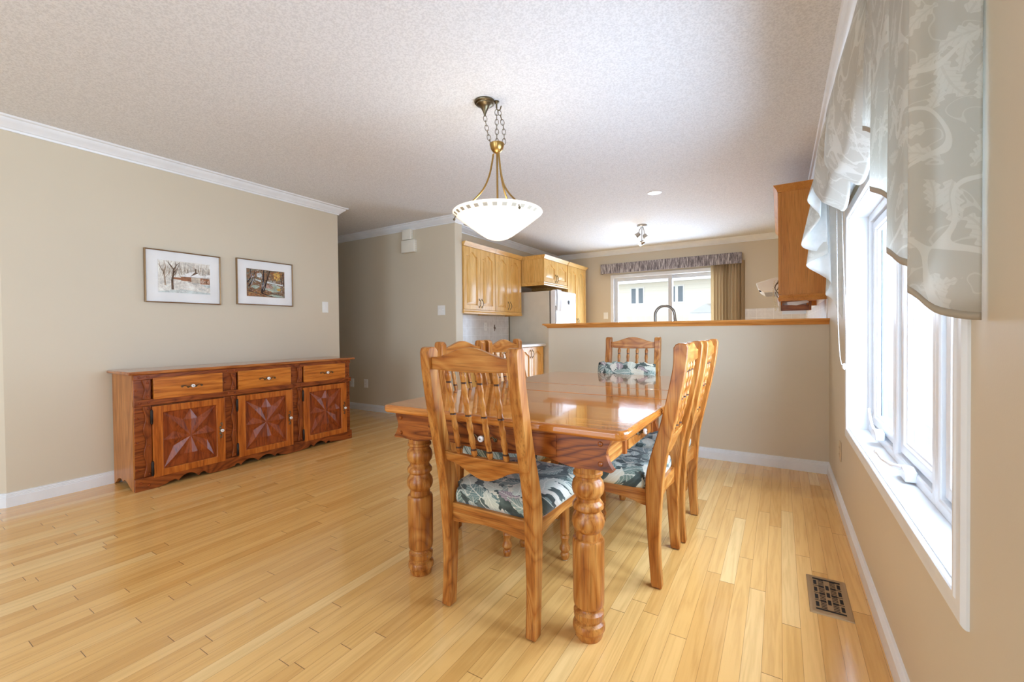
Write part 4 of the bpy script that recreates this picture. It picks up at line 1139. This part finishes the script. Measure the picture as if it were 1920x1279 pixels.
def cabinet(name, label, x0, x1, y0, y1, z0, z1, ndoor, face, hz, group, rail=.05, top=.0, mats=MAPLE, gap=.003, open_ends='ab'):
    """face +1: doors on x1 side; -1: doors on x0 side"""
    t = thing(name, label, 'cabinet', ((x0+x1)/2, (y0+y1)/2, z0), 0, group); cx, cy = (x0+x1)/2, (y0+y1)/2
    X0, X1, Y0, Y1, h = x0-cx, x1-cx, y0-cy, y1-cy, z1-z0
    T = .02
    m = MB()
    if face > 0: m.box(X0, X1-T, Y0, Y1, 0, h)
    else: m.box(X0+T, X1, Y0, Y1, 0, h)
    m.build('body', mats('z'), t, bevel=.001)
    w = (Y1-Y0-gap*(ndoor+1))/ndoor; fx = X1-T+.0005 if face > 0 else X0+T-.0005
    for k in range(ndoor):
        a = Y0+gap+k*(w+gap)
        m = MB()
        if face > 0: arch_door(m, (fx, a, .004), (0, 1, 0), (1, 0, 0), w, h-.008)
        else: arch_door(m, (fx, a+w, .004), (0, -1, 0), (-1, 0, 0), w, h-.008)
        d = m.build('door', mats('z'), t, ang=25)
        if hz is not None:
            inner_y = a+w-.028 if k % 2 == 0 else a+.028
            bar_handle(d, (fx+face*.0195, inner_y, hz-z0), (face, 0, 0))
    if rail:
        m = MB(); e = .006
        xx0, xx1 = (X0, X1+e) if face > 0 else (X0-e, X1)
        m.sweep([(0, -rail), (.012, -rail), (.016, -rail*.6), (.008, -rail*.35), (.012, -.006), (.012, -.0004), (0, -.0004)],
                [(X0, Y1-.004), (X1-.012, Y1-.004), (X1-.012, Y0+.004), (X0, Y0+.004)] if face > 0 else [(X1, Y0+.004), (X0+.012, Y0+.004), (X0+.012, Y1-.004), (X1, Y1-.004)])
        m.build('light_rail', mats('y'), t, bevel=.001)
    if top:
        m = MB()
        m.sweep([(0, h-.002), (.004, h-.002), (.010, h+top*.3), (.028, h+top*.75), (.034, h+top), (0, h+top)],
                ([(X0, Y1)] if 'b' in open_ends else [])+[(X1, Y1), (X1, Y0)]+([(X0, Y0)] if 'a' in open_ends else []) if face > 0 else ([(X1, Y0)] if 'a' in open_ends else [])+[(X0, Y0), (X0, Y1)]+([(X1, Y1)] if 'b' in open_ends else []))
        m.box(X0, X1, Y0, Y1, h+.001, h+top*.9)
        m.build('cornice', mats('y'), t)
    return t
G1 = 'maple wall cabinets on the left kitchen wall'
cabinet('wall_cabinet', 'maple wall cabinet with two arched doors nearest the passage wall', XK+.001, -3.56, 4.185, 4.868, 1.345, 2.12, 2, 1, 1.43, G1, top=.05, open_ends='')
cabinet('wall_cabinet', 'maple wall cabinet with two arched doors just left of the fridge', XK+.001, -3.56, 4.871, 5.56, 1.345, 2.12, 2, 1, 1.43, G1, top=.05, open_ends='')
cabinet('wall_cabinet', 'short deep maple cabinet above the fridge', XK+.001, -3.2, 5.598, 6.40, 1.785, 2.12, 2, 1, 1.86, G1, top=.05, open_ends='a')
cabinet('pantry_cabinet', 'tall maple pantry cabinet beyond the fridge', XK+.001, -3.2, 6.425, 7.18, .0006, 2.12, 2, 1, 1.22, None, rail=.0, top=.05, open_ends='b')
cabinet('wall_cabinet', 'orange maple wall cabinet on the window wall beyond the half wall', -.318, -.001, 4.125, 5.20, 1.345, 2.17, 3, -1, 1.43, None, top=.05, mats=ENDP, open_ends='a')
G2 = 'maple base cabinets under the left kitchen counter'
for i in range(2):
    cabinet('base_cabinet', ('maple base cabinet left of the fridge behind the farther sideboard-side chair', 'maple base cabinet behind the passage wall corner')[i], XK+.001, -3.235, 4.90-.72*i, 5.62-.72*i, 0.10, .852, 2, 1, .755, G2, rail=0)
m = MB(); m.box(XK+.002, -3.30, 4.181, 5.62, .0005, .099); tag(m.build('toe_kick', plain('toe_kick_board', (150, 110, 66), .6)), 'recessed maple toe kick below the base cabinets', 'toe kick')
ct = MB(); ct.box(XK+.001, -3.2, 4.181, 5.64, .854, .892); tag(ct.build('countertop', M_COUNTER, bevel=.008), 'pale laminate countertop on the maple base cabinets left of fridge', 'countertop')
ct = MB(); ct.box(-2.29, -.002, YH+.1215, 4.66, .854, .892); tag(ct.build('countertop', M_COUNTER, bevel=.008), 'pale sink countertop hidden behind the half wall under the faucet', 'countertop')
t = thing('sink_cabinet', 'maple sink base cabinets behind the half wall', 'cabinet', (-1.15, 4.35, 0))
m = MB(); m.box(-1.13, 1.14, -.30, .27, .10, .853); m.box(-1.13, 1.14, -.30, .22, .0005, .10); m.build('body', MAPLE('z'), t)
for k in range(4):
    m = MB(); arch_door(m, (-1.12+.56*(k+1), .271, .11), (-1, 0, 0), (0, 1, 0), .55, .73); m.build('door', MAPLE('z'), t, ang=25)
# backsplashes
m = MB(); m.box(XK+.0005, XK+.008, 4.181, 5.64, .893, 1.294); bs = tag(m.build('backsplash', M_TILEY, smooth=False), 'white tiled backsplash below the left maple wall cabinets', 'backsplash')
m = MB(); m.box(-.008, -.0005, YH+.125, YB-.002, .893, 1.292)
tag(m.build('backsplash', M_TILEY, smooth=False), 'white tiled backsplash on the window wall under the orange cabinet', 'backsplash')
m = MB(); m.box(-.79, -.009, YB-.008, YB-.0005, .893, 1.37)
tag(m.build('backsplash', M_TILEX, smooth=False), 'white tiled backsplash on the back wall right of the blinds', 'backsplash')
# decorative tile motif, part of the left backsplash
m = MB()
for (dy, dz, a, b) in ((0, .03, .012, .02), (-.012, .005, .014, .016), (.012, .0, .014, .018), (0, -.025, .010, .02), (-.004, .012, .008, .03)):
    m.lathe([(0, 0), (1, 0), (.8, .0008), (0, .001)], Matrix.Translation((XK+.0085, 5.26+dy, 1.12+dz)) @ Matrix.Rotation(PI/2, 4, 'Y') @ Matrix.Diagonal((b, a, 1, 1)), 12)
m.build('tile_motif', plain('motif_brown', (112, 92, 80), .5), bs)

# ------------------------------------------------------------------ fridge
fg = thing('refrigerator', 'almond and white refrigerator between wall cabinets and pantry', 'refrigerator', (-3.45, 6.03, 0))
m = MB(); m.box(-.385, .295, -.37, .37, .012, 1.655); m.build('body', M_FRIDGE, fg, bevel=.008)
m = MB(); m.box(.2955, .315, -.36, .36, .05, 1.65); m.build('gasket', M_GASKET, fg)
for (z0, z1) in ((1.15, 1.66), (.06, 1.14)):
    m = MB(); m.box(.3155, .395, -.372, .372, z0, z1); d = m.build('door', M_FRIDGEW, fg, bevel=.014, seg=3)
    m = MB(); zz = (z0+.03, z0+.28) if z0 > 1 else (z1-.4, z1-.05)
    m.tube([(.3955, -.366, zz[0]), (.400, -.366, zz[0]+.02), (.400, -.366, zz[1]-.02), (.3955, -.366, zz[1])], .004, 8); m.build('handle', M_GASKET, d)
m = MB(); m.box(-.30, .28, -.34, .34, .0, .0115); m.build('foot_grille', M_GASKET, fg)
tw = MB(); nx, nz = 10, 12
def tow(i, j, o): 
    u = i/nx; v = j/nz
    return (-3.055+.006+.008*math.sin(u*9)*(.3+v)+o, 5.70+.15*u+.01*math.sin(v*4), 1.672-.30*v-.02*u)
for o in (0, .004):
    V = [[tw.bm.verts.new(tow(i, j, o)) for j in range(nz+1)] for i in range(nx+1)]
    for i in range(nx):
        for j in range(nz): tw.bm.faces.new((V[i][j], V[i+1][j], V[i+1][j+1], V[i][j+1]))
tw.box(-3.12, -3.044, 5.70, 5.85, 1.663, 1.669)
tag(tw.build('dish_towel', plain('white_cotton', (238, 240, 243), .9)), 'white dish towel hanging over the fridge door top', 'towel')
m = MB()
for k in range(5):
    a = PI/2+2*PI*k/5; m.ball((0, .02*math.cos(a), .024*math.sin(a)), .013, sq=(.35, 1, 1))
m.ball((0, 0, 0), .017, sq=(.4, 1, 1))
tag(m.build('fridge_magnet', plain('dark_magnet', (52, 48, 52), .5), loc=(-3.047, 6.12, 1.50)), 'small dark magnet on the white fridge door', 'magnet')

# ------------------------------------------------------------------ faucet, hood, towel holder, cord
M_FAUC = plain('dark_nickel', (128, 122, 114), .3, 1.0)
fc = thing('kitchen_faucet', 'tall arched nickel faucet rising behind the half wall', 'faucet', (-1.305, 4.19, .892))
m = MB(); m.lathe([(.028, .0005), (.028, .012), (.020, .02), (.017, .05), (.0155, .10), (0, .10)], None, 20); m.build('base', M_STEEL, fc)
pts = [(0, 0, .09), (0, 0, .30)]+[(.083-.083*math.cos(PI*k/14), .035*k/14, .32+.083*math.sin(PI*k/14)) for k in range(15)]+[(.172, .04, .26)]
m = MB(); m.tube(pts, .0125, 14); m.build('spout', M_FAUC, fc)
m = MB(); m.tube([(.170, .04, .262), (.176, .043, .20)], .017, 14); m.build('spray_head', M_FAUC, fc)
m = MB(); m.tube([(.0, .0, .05), (-.04, 0, .06), (-.085, 0, .085)], .007, 10); m.build('lever', M_STEEL, fc)
hd = thing('range_hood', 'white under cabinet range hood with rounded front on the window wall', 'range hood', (-.25, 5.72, 1.46))
m = MB(); m.prism([(.249, .0), (-.20, .0), (-.255, .035), (-.275, .10), (-.10, .15), (.249, .15)], 'y', -.38, .38); m.build('hood_shell', M_CREAM, hd, bevel=.01)
m = MB(); m.box(-.20, .22, -.34, .34, -.004, -.0005); m.build('filter', M_STEEL, hd)
m = MB(); m.ball((-.235, -.30, .025), .014); m.build('knob', M_DARK, hd)
cabinet('wall_cabinet', 'short orange maple cabinet above the range hood', -.318, -.001, 5.205, 6.10, 1.615, 2.17, 2, -1, None, None, rail=0, top=.05, mats=ENDP, open_ends='b')
th = thing('paper_towel_holder', 'brown wooden paper towel holder under the orange cabinet', 'paper towel holder', (-.20, 4.28, 1.22))
m = MB(); m.box(-.105, .10, .0, .016, 0, .046); m.build('back_board', OAKD('x'), th, bevel=.002)
for x in (-.108, .101):
    m = MB(); m.box(x-.008, x+.008, -.04, .06, .0, .0745); m.build('bracket', plain('pale_bracket', (222, 206, 178), .5) if x < 0 else OAKD('z'), th, bevel=.003)
m = MB(); m.tube([(-.098, .10, .03), (.092, .10, .03)], .008, 10); m.box(-.10, .094, .016, .10, .026, .034); m.build('dowel', OAKD('x'), th)
rl = MB()
rl.lathe([(.0082, 0), (.056, 0), (.056, .17), (.0082, .17)], Matrix.Translation((-.29, 4.38, 1.25)) @ Matrix.Rotation(PI/2, 4, 'Y'), 28, cap=False)
rl.prism([(-.26, 1.29), (-.12, 1.30), (-.10, 1.285), (-.19, 1.262), (-.25, 1.268)], 'y', 4.262, 4.266)
o = rl.build('paper_towel_roll', M_PAPER); o.location = (0, 0, 0)
tag(o, 'white paper towel roll with loose sheet in the wooden holder', 'paper towel')
cd = MB(); pts = []
for k in range(90):
    u = k/89; a = k*.9; sw = .012*math.sin(u*PI*1.3)
    pts.append((-.345-sw+.006*math.cos(a), 4.50+.006*math.sin(a), 1.50-.27*u))
cd.tube(pts, .0022, 6)
tag(cd.build('hanging_cord', plain('cream_cord', (214, 198, 162), .6)), 'twisted cream cord hanging from the front of the orange cabinet', 'cord')

# ------------------------------------------------------------------ window treatment
def sheet(mb, pts, top, nz=14, sub=4, uv0=0):
    """pts: [(x,y,z_hem)], top: [(x,y,z)] ; curtain-like sheet"""
    P = smooth_curve(pts, sub); T = smooth_curve(top, sub)
    uvl = mb.bm.loops.layers.uv.get('UVMap') or mb.bm.loops.layers.uv.new('UVMap')
    V = []; s = uv0; UV = []
    for i, (p, t) in enumerate(zip(P, T)):
        if i: s += (Vector(p[:2])-Vector(P[i-1][:2])).length
        col = []; cu = []
        for j in range(nz+1):
            v = j/nz; q = Vector(t).lerp(Vector(p), v); col.append(mb.bm.verts.new(q)); cu.append((s, q.z))
        V.append(col); UV.append(cu)
    for i in range(len(V)-1):
        for j in range(nz):
            f = mb.bm.faces.new((V[i][j], V[i+1][j], V[i+1][j+1], V[i][j+1]))
            for lp, (a, b) in zip(f.loops, ((i, j), (i+1, j), (i+1, j+1), (i, j+1))): lp[uvl].uv = UV[a][b]
def cloth(mb, name, parent, flip=False):
    me = bpy.data.meshes.new(name); mb.bm.to_mesh(me); mb.bm.free()
    me.materials.append(M_SWAG); me.materials.append(M_LIN)
    for p in me.polygons: p.use_smooth = True
    o = bpy.data.objects.new(name, me); COL.objects.link(o); o.parent = parent
    s = o.modifiers.new('thick', 'SOLIDIFY'); s.thickness = .0022; s.offset = 0; s.material_offset = 1; s.use_rim = True
    if flip: me.flip_normals()
    return o
vl = thing('window_valance', 'taupe scroll patterned swag valance with long side cascades over the window', 'valance', (0, 0, 0))
ZT = 2.06
m = MB(); m.box(-.094, -.0005, 1.10, 3.00, ZT-.002, ZT+.016); m.build('mounting_board', M_TRIM, vl)
J = [(-.004, 1.090, 1.085), (-.030, 1.087, 1.088), (-.065, 1.087, 1.100), (-.090, 1.090, 1.128), (-.100, 1.098, 1.140), (-.092, 1.106, 1.148), (-.070, 1.106, 1.150), (-.068, 1.114, 1.165), (-.096, 1.118, 1.190), (-.104, 1.140, 1.200), (-.106, 1.200, 1.222), (-.104, 1.265, 1.240), (-.090, 1.285, 1.245), (-.070, 1.285, 1.270), (-.068, 1.295, 1.320), (-.096, 1.302, 1.365), (-.104, 1.330, 1.385), (-.106, 1.420, 1.415), (-.104, 1.480, 1.435), (-.090, 1.495, 1.440), (-.070, 1.492, 1.500), (-.070, 1.500, 1.550), (-.096, 1.505, 1.590), (-.104, 1.530, 1.610), (-.104, 1.600, 1.640), (-.090, 1.630, 1.660), (-.070, 1.630, 1.730), (-.070, 1.640, 1.800), (-.096, 1.650, 1.840), (-.104, 1.690, 1.870), (-.100, 1.850, 1.940)]
JT = [(max(-.098, x), y, ZT) for i, (x, y, z) in enumerate(J)]
M_HEM = plain('taupe_hem', (170, 158, 140), .9)
def hem_band(P, wd):
    q = MB(); sheet(q, [(x, y, z-wd) for x, y, z in P], P, 1, 4); o = cloth(q, 'hem', vl); o.data.materials[0] = M_HEM
J = [(x, y, z+.014) for x, y, z in J]
m = MB(); sheet(m, J, JT, 22, 4); cloth(m, 'cascade', vl, False); hem_band(J, .014)
B_ = [(-.052, 1.12, 1.20), (-.054, 1.28, 1.25), (-.054, 1.31, 1.39), (-.054, 1.48, 1.45), (-.054, 1.51, 1.61), (-.054, 1.63, 1.67), (-.054, 1.66, 1.86), (-.054, 1.85, 1.95)]
m = MB(); sheet(m, B_, [(x, y, ZT-.004) for x, y, z in B_], 6, 2); o = cloth(m, 'lining', vl); o.data.materials[0] = M_LIN  # extra sheet added behind the pleats to block light through them
def swag(y0, y1, drop, xb, seed):
    mb = MB(); uvl = mb.bm.loops.layers.uv.new('UVMap'); nu, nv = 44, 40; V = []; rn = random.Random(seed)
    ph = rn.uniform(0, 6)
    for i in range(nu+1):
        u = i/nu; col = []
        k = max(0, 1-(2*u-1)**2)**.55
        for j in range(nv+1):
            v = j/nv
            z = ZT-.005-(.10+(drop-.10)*k)*v
            y = y0+(y1-y0)*(.5+(u-.5)*(1-.10*v*k))
            x = -.100-xb*math.sin(PI*min(1, v*1.02))**.8*k**.7-.013*math.sin(v*11+ph+1.2*math.sin(u*5+ph))*(.25+k)*math.sin(PI*v)
            if v > .86: x += .06*((v-.86)/.14)*k
            col.append(mb.bm.verts.new((x, y, z)))
        V.append(col)
    for i in range(nu):
        for j in range(nv):
            f = mb.bm.faces.new((V[i][j], V[i+1][j], V[i+1][j+1], V[i][j+1]))
            for lp, (a, b) in zip(f.loops, ((i, j), (i+1, j), (i+1, j+1), (i, j+1))): lp[uvl].uv = (y0+(y1-y0)*a/nu, drop*1.3*b/nv)
    return mb
cloth(swag(1.56, 2.52, .44, .050, 1), 'swag', vl, False)
cloth(swag(2.12, 3.03, .42, .055, 4), 'swag', vl, False)
F = [(-.012, 2.957, 1.12), (-.030, 2.955, 1.17), (-.052, 2.960, 1.235), (-.078, 2.962, 1.262), (-.066, 2.930, 1.30), (-.062, 2.915, 1.33), (-.10, 2.945, 1.375), (-.148, 2.960, 1.42), (-.150, 2.945, 1.445), (-.100, 2.905, 1.47), (-.072, 2.885, 1.49), (-.118, 2.92, 1.505), (-.168, 2.945, 1.535), (-.172, 2.925, 1.57), (-.130, 2.875, 1.63), (-.105, 2.850, 1.68), (-.135, 2.86, 1.74), (-.155, 2.84, 1.78), (-.135, 2.79, 1.84), (-.118, 2.70, 1.90)]
F = [(x*1.17+.004, y+.062, z) for x, y, z in F]
FT = [(-.008-.092*min(1, i/6), 3.012-.012*max(0, i-6), ZT) for i in range(len(F))]
m = MB(); sheet(m, F, FT, 22, 4); cloth(m, 'cascade', vl, True)
# roller blind with bead chain at the far jamb
rb = thing('roller_blind', 'rolled up white window blind with looped bead chain at the far window jamb', 'blind', (-.03, 2.03, 1.71))
m = MB(); m.lathe([(.0, -.80), (.020, -.80), (.020, .80), (0, .80)], Matrix.Translation((0, .0, .02)) @ Matrix.Rotation(-PI/2, 4, 'X'), 18); m.build('roller', M_PVC, rb)
m = MB()
for y in (-.83, .83): m = MB(); m.box(-.012, .0295, y-.012, y+.012, -.01, .05); m.build('bracket', M_PVC, rb)
ch_pts = [(-.02, .845, .02), (-.018, .845, -.30), (-.014, .840, -.62), (-.008, .80, -.80), (.004, .765, -.835), (.012, .735, -.80), (.010, .76, -.60), (.004, .80, -.3), (-.0, .83, .02)]
cps = smooth_curve(ch_pts, 20)
m = MB(); m.tube(cps, .0012, 6); m.build('cord', M_PVC, rb)
m = MB(); acc = 0; lastp = Vector(cps[0])
for q in cps[1:]:
    q = Vector(q); seg = q-lastp; d = seg.length; 
    k = 0
    while acc+.009 <= d+1e-9 and d > 1e-6:
        acc += .009; m.ball(lastp+seg*(acc/d), .0026, 6)
    acc -= d; lastp = q
m.build('bead_chain', plain('pale_beads', (206, 204, 198), .4), rb)
m = MB(); m.ball((.004, .765, -.835), .012, sq=(.8, 1, 1.4)); m.build('tensioner', M_WHITE, rb)

# ------------------------------------------------------------------ outside
nh = thing('neighbour_house', 'cream sided neighbouring house seen through the patio door', 'house', (-2.0, 22.0, -2.0))
m = MB(); m.box(-14, 4, 0, 7, 0, 5.40); m.build('wall', m_siding(), nh, smooth=False)
m = MB(); m.prism([(-.6, 5.405), (-.6, 5.59), (3.5, 7.6), (7.6, 5.59), (7.6, 5.405)], 'x', -14.5, 4.4); m.build('roof', plain('pale_roof', (216, 212, 206), .8), nh)
m = MB(); m.box(-14.5, 4.4, -.66, -.601, 5.35, 5.59); m.build('fascia', M_WHITE, nh)
for xw in (-4.42, -2.535):
    m = MB(); frame_rect(m, xw-.36, xw+.36, 4.34, 5.22, .07, -.03, -.001); m.box(xw-.07, xw+.07, -.03, -.001, 4.41, 5.15); w_ = m.build('window', M_WHITE, nh)
    for dx in (-.18, .18):
        m = MB(); m.box(xw+dx-.11, xw+dx+.11, -.012, -.002, 4.41, 5.15); m.build('pane', plain('dim_window_glass', (112, 124, 134), .15), w_, smooth=False)
m = MB(); m.prism([(-1.62, 3.78), (3.0, 3.78), (3.0, 4.14), (-.98, 4.14)], 'y', -2.2, -.01); m.build('porch_roof', plain('grey_shingle', (178, 174, 168), .9), nh)
m = MB(); m.box(-1.6, 3.0, -1.98, -.01, 3.69, 3.775); m.build('porch_beam', M_WHITE, nh)
fe = thing('garden_fence', 'tan board fence below the neighbouring house', 'fence', (-2.0, 15.0, -1.2))
m = MB()
for k in range(40): m.box(-7+.24*k, -7+.24*k+.225, 0, .025, 0, 2.745)
m.build('board_panel', plain('fence_board', (224, 214, 196), .8), fe, smooth=False)
m = MB(); m.box(-7, 2.6, -.04, -.001, 2.3, 2.4); m.box(-7, 2.6, -.04, -.001, .4, .5); m.build('rail', plain('fence_board', (224, 214, 196), .8), fe, smooth=False)
struct(MB().box(-20, 2.6, 7.6, 40, -1.4, -1.2).build('ground', plain('pale_patio', (196, 194, 186), .9), smooth=False))

# ------------------------------------------------------------------ light
wd = bpy.data.worlds.new('overcast_sky'); SC.world = wd; wd.use_nodes = True
bg = wd.node_tree.nodes['Background']; bg.inputs[0].default_value = (.86, .95, 1.05, 1); bg.inputs[1].default_value = .62
def lamp(name, typ, loc, energy, color=(1, 1, 1), **kw):
    l = bpy.data.lights.new(name, typ); l.energy = energy; l.color = color
    for k, v in kw.items(): setattr(l, k, v)
    o = bpy.data.objects.new(name, l); COL.objects.link(o); o.location = loc; return o
lamp('pendant_glow', 'POINT', (HX, HY, 1.72), .3, (1, .96, .90), shadow_soft_size=.03)
lamp('spot_glow', 'POINT', (-1.9, 5.70, 2.18), .5, (1, .96, .88), shadow_soft_size=.06)
lamp('recess_beam', 'SPOT', (-1.37, 4.463, 2.42), 12, (1, .96, .88), spot_size=2.4, spot_blend=.8, shadow_soft_size=.04)
DAY = (.68, .90, 1.20)
def daylight(loc, rot, sx, sy, rad):
    o = lamp('window_daylight', 'AREA', loc, rad*PI*sx*sy, DAY, shape='RECTANGLE', size=sx, size_y=sy); o.rotation_euler = rot
daylight((-2.5, -3.66, 1.16), (PI/2, 0, 0), 1.75, 2.0, 1.6)                    # light added in the unseen rear opening
daylight((.07, -2.03, 1.28), (0, PI/2, 0), 1.8, 2.5, .9)                      # bay beside the camera
daylight((.20, (WY0+WY1)/2, (WZ0+WZ1)/2), (0, PI/2, 0), 1.06, 1.60, 5.2)       # dining window
daylight(((DX0+DX1)/2-.2, YB+.30, 1.01), (-PI/2, 0, 0), 1.7, 1.9, 3.2)     # patio door
o = lamp('sky_portal', 'AREA', ((DX0+DX1)/2, YB+.13, 1.01), 1, shape='RECTANGLE', size=2.0, size_y=2.0); o.rotation_euler = (-PI/2, 0, 0); o.data.cycles.is_portal = True

SC.view_settings.view_transform = 'Standard'; SC.view_settings.look = 'None'
SC.view_settings.gamma = 1; SC.view_settings.use_curve_mapping = False
SC.view_settings.exposure = 1.85
SC.cycles.max_bounces = 10; SC.cycles.diffuse_bounces = 6; SC.cycles.transparent_max_bounces = 12
SC.cycles.sample_clamp_indirect = 8; SC.cycles.caustics_reflective = False; SC.cycles.caustics_refractive = False
